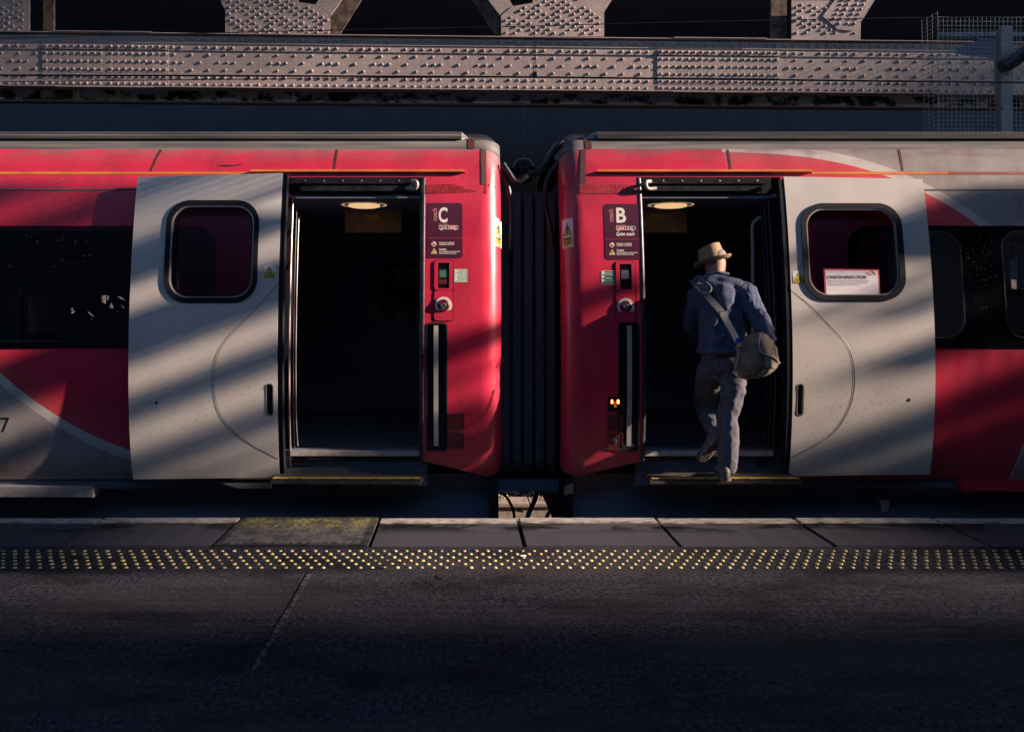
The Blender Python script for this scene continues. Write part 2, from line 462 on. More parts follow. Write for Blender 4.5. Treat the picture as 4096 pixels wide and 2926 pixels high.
M['sole'] = mat('shoe_sole', (.20, .19, .175), .8, (.10, .095, .09), 40)
M['stepyellow'] = mat('worn_yellow_step', (.62, .43, .08), .7, (.14, .10, .03), 24, (1, 3, 3), bump=1.0, bscale=120, bdist=.006, lo=.48, hi=.66)
M['stepdark'] = mat('gritted_step', (.030, .028, .026), .85, (.085, .065, .03), 30, bump=.9, bscale=110, bdist=.006, lo=.52, hi=.66)
M['seatcloth'] = mat('seat_cover', (.62, .56, .50), .9, (.32, .28, .25), 55)
def make_straw():
    m, t, b = base_mat('hat_straw')
    tc = t.new('ShaderNodeTexCoord'); mp = t.new('ShaderNodeMapping'); t.l.new(tc.outputs['Object'], mp.inputs[0])
    w = t.new('ShaderNodeTexWave', wave_type='BANDS', bands_direction='Z'); t.l.new(mp.outputs[0], w.inputs[0])
    w.inputs['Scale'].default_value = 42; w.inputs['Distortion'].default_value = 1.2; w.inputs['Detail'].default_value = 2
    c = t.mix(w.outputs['Fac'], (.20, .13, .075), (.42, .295, .175))
    c = t.mix(t.ramp(t.noise(mp.outputs[0], 160, 3), .4, .7, 0, .5), c, (.24, .15, .08))
    t.put(b.inputs['Base Color'], c); b.inputs['Roughness'].default_value = .8
    t.put(b.inputs['Normal'], t.bump(w.outputs['Fac'], .5, .003))
    return m
M['straw'] = make_straw()

# ------------------------------------------------------------------ setting: ground, platform, walls, unseen canopy and shading roofs
g = box('trackbed', (-60, 6.02, -1.25), (60, 60, -1.15), M['ground']); tag(g, kind='structure')
gs = obj('ground', [(-900, -900, -1.3), (900, -900, -1.3), (900, 900, -1.3), (-900, 900, -1.3)], [(0, 1, 2, 3)], M['ground']); tag(gs, kind='structure')

EDGE = 6.01
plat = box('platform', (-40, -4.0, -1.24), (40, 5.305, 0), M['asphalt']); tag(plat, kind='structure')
box('platform_edge_wall', (-40, 5.306, -1.24), (40, 5.98, -.13), M['under'], plat)
joints = [-2.391 + (k - 4) * .9195 for k in range(0, 16)]
for i in range(len(joints) - 1):
    x0, x1 = joints[i] + .008, joints[i + 1] - .008
    tilt = random.uniform(-.004, .004)
    if i == 5:
        # ribbed slab: a grid of low pyramids
        nx, ny = 34, 22
        V, Fc = [], []
        for b_ in range(ny + 1):
            for a_ in range(nx + 1):
                h = .020 if (a_ + b_) % 2 else 0.0
                edge = a_ < 2 or b_ < 2 or a_ > nx - 2 or b_ > ny - 2
                V.append((x0 + (x1 - x0) * a_ / nx, 5.31 + (EDGE - 5.31) * b_ / ny, .0 + (.012 if edge else h - .004)))
        for b_ in range(ny):
            for a_ in range(nx):
                q = b_ * (nx + 1) + a_; Fc.append((q, q + 1, q + nx + 2, q + nx + 1))
        n0 = len(V)
        V += [(x0, 5.31, -.12), (x1, 5.31, -.12), (x1, EDGE, -.12), (x0, EDGE, -.12)]
        c0, c1, c2, c3 = 0, nx, (ny + 1) * (nx + 1) - 1, ny * (nx + 1)
        Fc += [(n0, n0 + 1, c1, c0), (n0 + 1, n0 + 2, c2, c1), (n0 + 2, n0 + 3, c3, c2), (n0 + 3, n0, c0, c3)]
        o = obj('coping_slab', V, Fc, M['moss'], plat, recalc=False); o['label'] = 'ribbed slab with yellow-green moss'
        continue
    box('coping_slab', (x0, 5.315, -.12), (x1, EDGE - .125, .004 + tilt), M['slab'], plat, .006)
    box('nosing', (x0, EDGE - .122, -.12), (x1, EDGE, .010 + tilt), M['nosing'], plat, .006)

def dome_mesh(name, r, h, material, axis='Z', seg=10, flat=.55):
    prof = [(r, 0), (r * .93, h * .55), (r * flat, h * .95), (.0008, h)]
    Mx = Matrix.Identity(4) if axis == 'Z' else Matrix.Rotation(R(90), 4, 'X')
    V, Fc = lathe_geo(prof, Mx, seg); Fc = Fc[:-2]
    me = bpy.data.meshes.new(name); me.from_pydata([tuple(v) for v in V], [], Fc)
    bm = bmesh.new(); bm.from_mesh(me); bmesh.ops.remove_doubles(bm, verts=bm.verts[:], dist=.001); bm.to_mesh(me); bm.free()
    finish(me, 60); me.materials.append(material); return me

def scatter(name, me, places, parent, material, limit=300, rest=None):
    """the first `limit` places get objects of their own, the others one joined part"""
    rs = random.Random(len(places))
    for p in places[:limit]:
        o_ = link(name, me, parent, None, p); k_ = rs.uniform(.84, 1.14); o_.scale = (k_, k_, k_)
    if len(places) > limit:
        bv = [v.co.copy() for v in me.vertices]; bf = [tuple(p.vertices) for p in me.polygons]
        V, Fc = [], []
        for p in places[limit:]:
            k_ = rs.uniform(.84, 1.14); n = len(V); V += [v * k_ + Vector(p) for v in bv]; Fc += [tuple(i + n for i in f) for f in bf]
        o = obj(rest or name, V, Fc, material, parent, 60, recalc=False); o['kind'] = 'stuff'

blis = dome_mesh('blister', .0122, .0065, M['blister'], flat=.7)
places = []
for row in range(6):
    y = 5.217 - .0668 * row
    for k in range(-84, 100):
        x = k * .0668 + (.0334 if row % 2 else 0) + .012 + random.uniform(-.002, .002)
        px = CX + x * F / y
        if random.random() < .015: continue
        if -900 < px < 5000: places.append((x, y + random.uniform(-.001, .001), -.001))
places.sort(key=lambda p: (not (-60 < CX + p[0] * F / p[1] < 4160), p[1]))
scatter('blister', blis, places, plat, M['blister'], 300, 'blister_rows')

def blob_outline(cx, cy, rx, ry, n=22, rough=.45):
    s = random.random() * 50
    out = []
    for k in range(n):
        a = 2 * math.pi * k / n; q = 1 + rough * noise.noise(Vector((math.cos(a) * 1.6 + s, math.sin(a) * 1.6, s)))
        out.append((cx + rx * q * math.cos(a), cy + ry * q * math.sin(a)))
    return out
for (px, py, rx, ry) in ((1560, 2258, .09, .07), (1750, 2330, .05, .035), (1770, 2306, .03, .045), (2060, 2395, .06, .04), (1650, 2200, .06, .02), (2920, 2287, .03, .012), (900, 2250, .08, .035)):
    y = CAMZ * F / (py - CY); x = (px - CX) * y / F
    o2 = blob_outline(x, y, rx, ry)
    obj('tar_stain', [(a, b_, .0032) for a, b_ in o2] + [(a, b_, .0002) for a, b_ in o2],
        [tuple(range(len(o2)))] + [(i, (i + 1) % len(o2), (i + 1) % len(o2) + len(o2), i + len(o2)) for i in range(len(o2))], M['stain'], plat)
box('painted_line', (-.822, 3.5, .0005), (-.800, 4.80, .0042), M['chalk'], plat)

V, Fc = [], []
rg = random.Random(31)
for k in range(120):
    x, y = rg.uniform(-2.6, 2.9), rg.uniform(3.4, 5.95); r_ = rg.uniform(.002, .006); n = len(V)
    V += [(x + r_, y, .002), (x - r_, y + r_ * .4, .002), (x, y - r_, .002), (x, y, .002 + r_ * 1.2)]; Fc += [(n, n + 1, n + 3), (n + 1, n + 2, n + 3), (n + 2, n, n + 3)]
o = obj('grit', V, Fc, M['chalk'], plat); o['kind'] = 'stuff'
x, y = (2095 - CX) * 5.1 / F, CAMZ * F / (2226 - CY)
tube('cigarette_end', [(x - .018, y, .006), (x + .014, y + .006, .006)], .0045, M['white'], plat, 8)
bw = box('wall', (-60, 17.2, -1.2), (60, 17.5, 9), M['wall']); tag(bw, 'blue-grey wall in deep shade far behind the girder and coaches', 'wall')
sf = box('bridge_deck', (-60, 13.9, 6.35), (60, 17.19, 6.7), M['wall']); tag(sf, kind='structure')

# unseen canopy along the platform, its slat widths set to cast the sun bands
H = 5.5
KK = SUN.z / SUN.x
can = empty('shade_canopy', (12, -4, 0), 'unseen dark canopy along the platform, its boards shaped to cast the sun bands', 'canopy')
def shade_panel(x0, x1, y0, y1, name='shade_panel', z=H): box(name, (x0, y0, z), (x1, y1, z + .003), M['canopy'], can)
shade_panel(5, 60, -8, 1.0)
# added blades thinning out towards the front, to grade the light on the platform
y = 1.003
while y < 1.95:
    f = 1 - (y - 1.0) / .95
    shade_panel(5, 60, y, y + .095 * (.08 + .84 * f), 'shade_blade'); y += .095
shade_panel(5, 12.1, 1.96, 3.32); shade_panel(18.2, 60, 1.96, 3.32)
for k in range(14):
    w = .17 * (1 - k / 14)
    shade_panel(12.102 + k * .17, 12.102 + k * .17 + w, 1.96, 3.32, 'shade_blade'); shade_panel(18.198 - k * .17 - w, 18.198 - k * .17, 1.96, 3.32, 'shade_blade')
TC = [(-1.6, .02), (-1.0, .05), (-.85, .2), (-.74, .5), (-.65, .2), (-.55, .2), (-.45, .6), (-.33, .95), (-.2, .45), (-.1, .15), (-.02, .5), (.08, 1), (.17, .6), (.25, .3), (.36, .6), (.45, .5), (.6, .12), (.85, .12), (.95, .7), (1.02, .75), (1.08, .3), (1.2, .35), (1.32, .9), (1.40, .85), (1.5, .3), (1.6, .2), (1.7, .8), (1.78, 1), (1.88, .4), (2.0, .08), (2.18, .08), (2.26, .7), (2.38, .85), (2.46, .12), (2.62, .15), (2.8, .6), (2.95, .5), (3.1, .3), (3.3, .6), (3.6, .1)]
shade_panel((H + 1.6) / KK, 60, 3.33, 4.86); shade_panel(-12, (H - 3.6) / KK, 3.33, 4.86)
c = -1.59; dc_ = .05
while c < 3.59:
    T_ = float(np.interp(c, [q[0] for q in TC], [q[1] for q in TC])); T_ = min(max((T_ - .28) * 1.75, 0), 1); w = (1 - T_) * dc_ / KK
    ya_, yb_ = 3.33, 4.86
    if .97 < c <= 1.25: yb_ = 4.4
    elif 1.25 < c < 1.7: yb_ = 4.2
    elif 1.7 <= c < 2.3: yb_ = 4.42
    elif 2.3 <= c < 2.7: yb_ = 4.62
    elif .5 < c <= .9: ya_ = 4.36
    elif .15 < c <= .5: ya_ = 4.1
    elif -.25 < c <= .15: ya_ = 3.9
    xc = (H - c) / KK
    if w > .004: shade_panel(xc - w / 2, xc + w / 2, ya_, yb_, 'band_slat')
    if .30 < c < .74: shade_panel(xc - .055, xc + .055, 3.33, 3.95, 'band_slat')
    c += dc_
for x in (9, 20, 28):
    box('column', (x - .12, -.9, 0), (x + .12, -.66, H - .002), M['canopy'], can, .02)
hd_ = empty('shade_hoarding', (13, 5.0, 0), 'tall slatted hoarding added out of the picture to shade the far end of coach B', 'hoarding')  # added screen, its slats shade the outer end of coach B
for k in range(28):
    box('slat', (10.5 + k * .2, 5.0, .0), (10.5 + k * .2 + .2 * min(.78, .30 + k * .05), 5.004, 4.95), M['canopy'], hd_)
# unseen roof added over the tracks to cut skylight, gaps placed for the sun
gr = empty('shade_roof', (0, 8, 9.5), 'dark roof added high above the tracks, out of the picture, to shape the light', 'roof')
ZR = 9.5
def high(x0, x1, y0, y1): box('shade_panel', (x0, y0, ZR), (x1, y1, ZR + .004), M['canopy'], gr)
high(-50, 70, 3.4, 4.9); high(-50, 27.0, 4.902, 7.3); high(31.8, 70, 4.902, 7.3); high(27.002, 31.798, 6.4, 7.3)
high(-50, 13.0, 7.302, 8.5); high(33, 70, 7.302, 8.5); high(-50, 70, 8.502, 10.05)
high(-50, 70, 11.75, 13.9); high(-50, 3.0, 10.052, 11.748)
for k in range(44):  # blades thin out to dim the left end of the girder
    x = 3.002 + k * .16; high(x, x + .16 * (.86 * (1 - k / 44) ** .8), 10.052, 11.748)
for k in range(40):  # blades widen to dim the right end of the girder
    x = 15.6 + k * .2; high(x, x + .2 * min(.86, k / 26) + .004, 10.052, 11.748)
wb = box('backing_wall', (-60, -4.4, 0), (60, -4.05, 8.5), M['canopy']); tag(wb, 'unseen dark building wall added along the back of the platform to darken reflections', 'building')  # added behind the camera, tall enough to keep window reflections dark

# ------------------------------------------------------------------ the coaches
Y0, XM, VE = 6.32, .494, .214
_pz = np.array([-.1, .05, .15, .3, .5, .75, 1.0, 1.3, 1.6, 1.9, 2.1, 2.3, 2.42, 2.5, 2.57, 2.66])
_pb = np.array([.21, .145, .108, .062, .028, .006, 0, .012, .042, .085, .122, .168, .203, .234, .275, .35])
_pd = np.gradient(_pb, _pz)
def bprof(z):
    z = min(max(z, -.1), 2.66); i = min(int(np.searchsorted(_pz, z, 'right')) - 1, len(_pz) - 2); i = max(i, 0)
    h = _pz[i + 1] - _pz[i]; t = (z - _pz[i]) / h
    h00 = 2 * t ** 3 - 3 * t * t + 1; h10 = t ** 3 - 2 * t * t + t; h01 = -2 * t ** 3 + 3 * t * t; h11 = t ** 3 - t * t
    return float(h00 * _pb[i] + h10 * h * _pd[i] + h01 * _pb[i + 1] + h11 * h * _pd[i + 1])
def nprof(z):
    d = (bprof(z + .01) - bprof(z - .01)) / .02; n = math.hypot(1, d); return (-1 / n, d / n)
RC = .15
def gp(px, py, y): return ((px - CX) * y / F, y, CAMZ - (py - CY) * y / F)
def body_map(s):
    def f(x, z, o=0.0):
        e = max(s * (x - XM) - VE, 0.0)
        i = RC - math.sqrt(max(RC * RC - (RC - e) ** 2, 0)) if e < RC else 0.0
        ny, nz = nprof(z)
        xx = x - s * o * max(0, 1 - e / RC)
        return (xx, Y0 + bprof(z) + ny * (o - i), z + nz * (o - i))
    return f
DOFF = .088
def door_map(x, z, o=0.0):
    ny, nz = nprof(z); return (x, Y0 - DOFF + bprof(z) + ny * o, z + nz * o)
def flat_map(y):
    return lambda x, z, o=0.0: (x, y - o, z)
def S(px, py, off=0.0):
    """photo pixel -> (x, z) on the coach side"""
    z = CAMZ
    for _ in range(8):
        y = Y0 - off + bprof(z); z = CAMZ - (py - CY) * y / F
    return ((px - CX) * y / F, z)
def D(px, py): return S(px, py, DOFF)
def Sloop(pts, off=0.0): return [S(a, b, off) for a, b in pts]
def Srect(x0, y0, x1, y1, r=0, off=0.0, corners=(1, 1, 1, 1), n=5):
    """pixel rectangle (top-left, bottom-right) -> loop on the side"""
    a = S(x0, y1, off); b = S(x1, y0, off)
    return rrect(a[0], a[1], b[0], b[1], r, n, corners) if r else [(a[0], a[1]), (b[0], a[1]), (b[0], b[1]), (a[0], b[1])]
def ring(outer, inner): return [outer, list(reversed(inner))]

ROOFP = [(.275, 2.57), (.292, 2.60), (.325, 2.648), (.305, 2.655), (.300, 2.676), (.330, 2.684), (.325, 2.704), (.375, 2.716), (.60, 2.745), (1.0, 2.79), (1.40, 2.81), (1.8, 2.79), (2.2, 2.745), (2.42, 2.715), (2.52, 2.57), (2.6, 2.3)]

def build_coach(s, mir):
    """s = -1: the coach on the left, +1: the one on the right; mir maps left-coach pixels"""
    X = lambda v: XM + s * v
    left = s < 0
    P = (lambda px: px) if left else mir
    if left:
        root = empty('train_coach', (X(2.5), Y0, -1.15), 'red and silver coach C with empty open doorway, left of the gap', 'train coach', 'coaches of the train')
    else:
        root = empty('train_coach', (X(2.5), Y0, -1.15), 'red and silver coach B with a man boarding, right of the gap', 'train coach', 'coaches of the train')
    bmap = body_map(s)
    VL = 9.5
    def rect(px0, py0, px1, py1, r=0, off=0.0, corners=(1, 1, 1, 1)):
        return Srect(min(px0, px1), py0, max(px0, px1), py1, r, off, corners)
    # --- side shell with real openings
    zo = 2.352
    outline = [(X(VE), .212), (X(.30), .205), (X(.75), .318), (X(.762), .318), (X(.764), zo), (X(1.80), zo), (X(1.802), .19), (X(VL), .19), (X(VL), 2.57), (X(VE), 2.57)]
    slot = [(X(.612), .425), (X(.742), .425), (X(.742), 1.293), (X(.612), 1.293)]
    win = [(X(2.52), 1.15), (X(VL - .5), 1.15), (X(VL - .5), 1.97), (X(2.52), 1.97)]
    cuts = [X(VE + e) for e in (.003, .01, .02, .035, .055, .08, .11, .15)]
    side = conform('body_side', [outline, slot, win], bmap, 0, .03, M['livery'], root, .05, cuts, 50)
    # dark seam across the panel above the windows, and the lower skirt line
    def band(name, v0, v1, z0, z1, off, th, m, par=root):
        return conform(name, [[(X(v0), z0), (X(v1), z0), (X(v1), z1), (X(v0), z1)]], bmap, off, th, m, par, .05)
    band('panel_seam', 1.75, VL, 2.250, 2.262, .002, .004, M['black'])
    # --- orange line and drip rail
    band('orange_line', .214, .70, 2.372, 2.392, .002, .004, M['orange'] )
    v0, v1 = .47, 2.03
    rail = []
    band('orange_line', v1, VL if left else 3.02, 2.372, 2.392, .002, .004, M['orange'])
    if not left: band('red_line', 3.021, VL, 2.372, 2.392, .002, .004, M['redline'])
    conform('drip_rail', [[(X(.475), 2.383), (X(2.03), 2.383), (X(2.02), 2.398), (X(.485), 2.398)]], bmap, .026, .03, M['orange'], root, .05)
    # --- roof: lofted, rounded down at the end
    V, Fc = [], []
    st = [VE + e for e in (0, .003, .01, .02, .035, .055, .08, .11, .15)] + [.40, .43, .50, VL]
    n = len(ROOFP); nor = []
    for i in range(n):
        a, b = ROOFP[max(i - 1, 0)], ROOFP[min(i + 1, n - 1)]
        ty, tz = b[0] - a[0], b[1] - a[1]; q = math.hypot(ty, tz); nor.append((-tz / q, ty / q))
    for v in st:
        e = v - VE; ins = RC - math.sqrt(max(RC * RC - (RC - e) ** 2, 0)) if e < RC else 0
        for i, (by, bz) in enumerate(ROOFP):
            if 3 <= i <= 7 and v < .47:      # gutter mouldings stop short of the end, roof cap is plain there
                k = (i - 2) / 6; by, bz = .325 + k * .28, 2.648 + k * .05 - .0
                nn = (-.25, .968)
            else: nn = nor[i]
            V.append((X(v), Y0 + by - nn[0] * ins, bz - nn[1] * ins))
    for a in range(len(st) - 1):
        for i in range(n - 1):
            Fc.append((a * n + i, a * n + i + 1, (a + 1) * n + i + 1, (a + 1) * n + i))
    roof = obj('roof', V, Fc, M['roofgrey'], root, 35, recalc=False)
    if left:
        pass
    else:
        roof.data.flip_normals()
    # dark sealing tape over the joint of roof and end cap
    V, Fc = [], []
    for vv in (.405, .455):
        for (by, bz), nn in list(zip(ROOFP, nor))[:3] + [((.46, 2.688), (-.25, .968)), ((.60, 2.715), (-.12, .99))]:
            V.append((X(vv), Y0 + by + nn[0] * .004, bz + nn[1] * .004))
    m5 = len(V) // 2
    obj('roof_tape', V, [(i, i + 1, i + 1 + m5, i + m5) for i in range(m5 - 1)], M['tape'], root, 40, recalc=False)
    # end wall of the coach, dark, set in behind the rounded corner
    box('end_wall', (X(VE + .05), Y0 + .34, .16), (X(VE + .09), Y0 + 2.5, 2.40), M['black'], root)
    # --- tapes, rivets and panel joints on the cornice
    def strip_poly(name, pts, off, th, m): return conform(name, [Sloop([(P(a), b) for a, b in pts])], bmap, off, th, m, root, .03)
    strip_poly('tape_patch', [(1922, 596), (1944, 600), (1946, 738), (1924, 738)], .003, .006, M['tape'])
    strip_poly('tape_patch', [(1704, 738), (1946, 734), (1946, 774), (1704, 774)] if left else [(1704, 741), (1880, 738), (1946, 736), (1948, 772), (1880, 776), (1704, 773)], .003, .006, M['redtape'])
    for a in ((642, 604), (1346, 1338)) if left else ((668, 656), (1352, 1344)):
        conform('panel_joint', [Sloop([(P(a[0] + 8), 599), (P(a[0] - 2), 599), (P(a[1] - 6), 684), (P(a[1] + 3), 684)])], bmap, .0015, .003, M['tape'], root, .02)
    for pxr in (1957, 1981, 2002):
        x, z = S(P(pxr), 738); p = bmap(x, z, 0)
        V, Fc = lathe_geo([(.007, 0), (.0065, .003), (.003, .005)], Matrix.Translation(p) @ Matrix.Rotation(R(90), 4, 'X'), 10)
        obj('bolt_head', V, Fc, M['steel_dark'], root, 50)
    if left: strip_poly('paint_chip', [(865, 664), (900, 659), (925, 661), (975, 655), (950, 663), (905, 667)], .001, .002, M['stain'])
    # --- windows: one long dark glazed band, flush, proud of the skin by a few millimetres
    zw0, zw1 = 1.128, 1.992
    band_loop = [(X(VL - .45), zw0), (X(VL - .45), zw1)]
    for k in range(9):
        a = R(90 * k / 8); band_loop.append((X(2.24 + .16 - .16 * math.sin(a)), zw1 - .16 + .16 * math.cos(a)))
    for k in range(9):
        a = R(90 * k / 8); band_loop.append((X(2.24 + .16 - .16 * math.cos(a)), zw0 + .16 - .16 * math.sin(a)))
    if left:
        wb_ = conform('window', [band_loop], bmap, .007, .006, M['glass'], root, .05)
        for zz in ((1.958, 1.961), (1.172, 1.175)):
            conform('trim_line', [[(X(2.4), zz[0]), (X(VL - .5), zz[0]), (X(VL - .5), zz[1]), (X(2.4), zz[1])]], bmap, .009, .002, M['steel_dark'], wb_, .05)
    else:
        holes = []
        wins = [(2.33, 3.04), (3.325, 5.2)]
        for a, b in wins: holes.append(rrect(min(X(a), X(b)), 1.195, max(X(a), X(b)), 1.955, .13, 7))
        frame = conform('window_surround', [band_loop] + holes, bmap, .007, .006, M['gloss_black'], root, .05)
        for (a, b), hl in zip(wins, holes):
            w_ = conform('window', [hl], bmap, .004, .004, M['glass'], root, .05)
            x0, x1 = min(X(a), X(b)), max(X(a), X(b))
            conform('window_seal', [hl, rrect(x0 + .009, 1.204, x1 - .009, 1.946, .122, 7)], bmap, .012, .008, M['steel_dark'], w_, .05)
    # interior behind the windows: dark saloon
    holes_ = []
    if left:
        for pg in ([(402, 1182), (432, 1180), (436, 1190), (420, 1216), (404, 1208)], [(444, 1204), (453, 1228), (452, 1236), (433, 1228)], [(281, 1229), (290, 1231), (301, 1246), (288, 1256), (280, 1252)], [(342, 1240), (362, 1250), (376, 1266), (366, 1266), (350, 1252)], [(356, 1270), (370, 1276), (373, 1288)], [(463, 1183), (482, 1186), (500, 1198), (498, 1204), (470, 1190)], [(478, 1212), (497, 1228), (495, 1236), (484, 1226)], [(463, 1236), (474, 1246), (468, 1247)], [(314, 1262), (326, 1269), (318, 1268)]):
            holes_.append([(gp(a_, b_, Y0 + 2.45)[0], gp(a_, b_, Y0 + 2.45)[2]) for a_, b_ in pg])
    else:
        holes_ = [[(gp(a_, b_, Y0 + 2.45)[0], gp(a_, b_, Y0 + 2.45)[2]) for a_, b_ in pg] for pg in ([(4037, 1042), (4075, 1042), (4077, 1165), (4060, 1155), (4047, 1153)], [(4078, 1225), (4080, 1290), (4066, 1288), (4062, 1260)])]
    conform('saloon_wall', [[(X(2.45), .4), (X(VL), .4), (X(VL), 2.3), (X(2.45), 2.3)]] + holes_, flat_map(Y0 + 2.45), 0, .03, M['inside'], root, 5)
    box('far_side', (X(.3), Y0 + 2.72, 0), (X(VL), Y0 + 2.76, 1.10), M['under'], root)
    box('far_side', (X(.3), Y0 + 2.58, 1.98), (X(VL), Y0 + 2.62, 2.35), M['under'], root)
    box('saloon_floor', (X(2.45), Y0 + .12, .38), (X(VL), Y0 + 2.45, .40), M['inside'], root)
    box('saloon_ceiling', (X(2.45), Y0 + .28, 2.28), (X(VL), Y0 + 2.45, 2.31), M['inside'], root)
    box('saloon_partition', (X(2.40), Y0 + .22, .38), (X(2.44), Y0 + 2.45, 2.31), M['inside'], root)
    # seats by the window with loose pale head covers
    for k, v in enumerate((2.75, 3.7, 4.6) if left else (3.7, 4.7)):
        seat = box('seat', (X(v), Y0 + .30, .42), (X(v + .14), Y0 + .80, 1.55), M['inside_brown'], root, .05)
        box('head_cover', (X(v) + .0, Y0 + .32, 1.22), (X(v) - s * .012, Y0 + .78, 1.50), M['seatcloth'], seat, .004)
    # --- vestibule behind the doorway
    ya, yb = Y0 + .17, Y0 + 2.62
    zf, zc = .388, 2.205
    va, vb = .40, 2.36
    def inner(name, a, b, m): return box(name, a, b, m, root)
    inner('vestibule_floor', (X(va), ya - .02, zf - .03), (X(vb), yb, zf), M['black'])
    inner('sun_stop_bar', (X(1.865), Y0 + .11, .12), (X(VL - .1), Y0 + .298, .352), M['black'])  # bar added to stop sun leaking in under the vestibule floor
    ceil = inner('vestibule_ceiling', (X(va), ya + .02, zc), (X(vb), yb, zc + .03), M['inside'])
    inner('vestibule_wall', (X(va) , ya + .02, zf), (X(va + .03), yb, zc), M['inside'])
    inner('vestibule_wall', (X(vb - .03), ya + .02, zf), (X(vb), yb, zc), M['inside'])
    far = inner('far_wall', (X(va), yb, zf), (X(vb), yb + .03, zc), M['inside'])
    # far door with its window and a dim brown panel
    fx0, fx1 = (-.98, -.38) if left else (1.05, 1.75)
    fm = flat_map(yb)
    fd = conform('far_door', [rrect(fx0, zf + .02, fx1 + .3, 2.02, .03, 3)], fm, .02, .018, M['inside'], root)
    conform('far_window', [rrect(fx0 + .12, 1.30, fx1 + .1, 1.86, .1, 5)], fm, .026, .005, M['gloss_black'], fd)
    conform('blind', [[(fx0 + .30, 1.66), (fx1 + .02, 1.63), (fx1 + .02, 1.80), (fx0 + .30, 1.81)]], fm, .034, .006, M['inside_brown'], fd)
    for k in range(5):
        conform('bag_row', [rrect(fx0 + .10 + k * .1, 1.28, fx0 + .185 + k * .1, 1.44, .01, 2)], fm, .06, .03, M['inside_brown'], fd)
    # ceiling lamp: warm disc with a segmented ring round it
    if left: lx, ly = (1457 - CX) * 6.95 / F, 6.95
    else: lx, ly = (2683 - CX) * 6.95 / F, 6.95
    Md = Matrix.Translation((lx, ly, zc - .012)) @ Matrix.Rotation(R(180), 4, 'X')
    lamp = lathe('ceiling_lamp', [(.122, -.010), (.122, .004), (.10, .010), (.02, .012)], Md, M['lamp_lit'], root, 32)
    V, Fc = [], []
    for q in range(8):
        for k in range(5):
            a = R(q * 45 + 3 + k * 39 / 4)
            for rr in (.162, .174):
                V.append((lx + rr * math.cos(a), ly + rr * math.sin(a), zc - .004)); 
            if k:
                m0 = len(V) - 4; Fc.append((m0, m0 + 1, m0 + 3, m0 + 2))
    obj('lamp_ring', V, Fc, M['lamp_lit'], lamp, recalc=False)
    # 'mind your head' plate on an interior bulkhead
    bx = (1487 - CX) * 7.3 / F if left else (2632 - CX) * 7.3 / F
    bh = box('bulkhead_panel', (bx - .22, 7.32, 2.02), (bx + .24, 7.35, zc - .001), M['inside_brown'], root)
    hz = CAMZ - (866 - CY) * 7.3 / F
    hm = flat_map(7.318)
    pt = conform('notice_plate', [[(bx - .052, hz - .018), (bx + .052, hz - .018), (bx + .052, hz + .016), (bx - .052, hz + .016)]], hm, .002, .002, M['yellow'], bh)
    text('lettering', 'Caution', bx - .01, hz + .002, .013, hm, .0035, M['blackprint'], bh, .0003, .2)
    text('lettering', 'Mind your head', bx - .018, hz - .012, .011, hm, .0035, M['blackprint'], bh, .0005, .2, width=.066)
    conform('warning_triangle', [[(bx - .048, hz - .013), (bx - .022, hz - .013), (bx - .035, hz + .011)]], hm, .0035, .001, M['blackprint'], bh)
    # --- door gear in the head of the opening
    yh = Y0 + .19
    gear = box('door_gear', (X(.765), yh - .01, 2.225), (X(1.735), yh + .12, 2.352), M['rubber'], root)
    box('gear_rail', (X(.86), yh - .035, 2.30), (X(1.70), yh - .012, 2.315), M['steel_dark'], gear, .003)
    box('gear_rail', (X(.86), yh - .040, 2.245), (X(1.66), yh - .012, 2.285), M['steel_dark'], gear, .004)
    for k in range(6):
        Mt = Matrix.Translation((X(.95 + k * .135), yh - .035, 2.322)) @ Matrix.Rotation(R(90), 4, 'X')
        lathe('bolt_head', [(.006, 0), (.006, .004), (.002, .006)], Mt, M['alu'], gear, 8)
    V, Fc = tube_geo(smooth_pts([(X(.86), yh - .03, 2.318), (X(.825), yh - .06, 2.31), (X(.82), yh - .065, 2.285), (X(.84), yh - .05, 2.262), (X(.90), yh - .03, 2.268)], 5), .014, 8)
    obj('gear_bracket', V, Fc, M['strip'], gear, 50)
    text('lettering', 'Please allow passengers to leave the train first', X(1.25) - .27, 2.222, .030, flat_map(yh - .012), .0012, M['steel_dark'], gear, 0, 0, .5)
    box('head_trim', (X(.80), yh - .02, 2.196), (X(1.70), yh + .0, 2.208), M['alu'], root, .003)
    # jambs
    for k, (dv, w, m) in enumerate(((1.722, .012, 'alu'), (1.700, .008, 'steel_dark'), (1.688, .006, 'alu'))):
        if not left and k != 1: m = 'steel_dark'
        pts = [bmap(X(dv), z, -.06 - k * .035) for z in np.linspace(.25 + .14 * (k > 0), 2.30 - .1 * k, 18)]
        pts = [(px_ - s * (.05 * max(0, (.55 - pz_)) if k == 2 else 0), py_, pz_) for px_, py_, pz_ in pts]
        tube('jamb_trim', pts, w * .55, M[m], root, 8)
    box('jamb', (X(1.735), Y0 + .205, .2), (X(1.82), Y0 + .27, 2.34), M['rubber'], root)
    # the upright rubber-edged pillar beside the doorway, bowed like the body
    pts = [bmap(X(.777), z, -.014) for z in np.linspace(.33, 2.345, 26)]
    tube('door_seal', [(a, b + .004, c) for a, b, c in pts], .023, M['steel_dark'], root, 14)
    box('jamb', (X(.74), Y0 + .205, .3), (X(.757), Y0 + .27, 2.30), M['rubber'], root)
    pts = [(X(1.64), Y0 + .30, z) for z in np.linspace(.95, 2.02, 8)]
    pts = [(X(1.70), Y0 + .30, .90)] + pts + [(X(1.70), Y0 + .30, 2.08)]
    if not left: tube('grab_rail', smooth_pts(pts, 3), .013, M['strip'], root, 10)
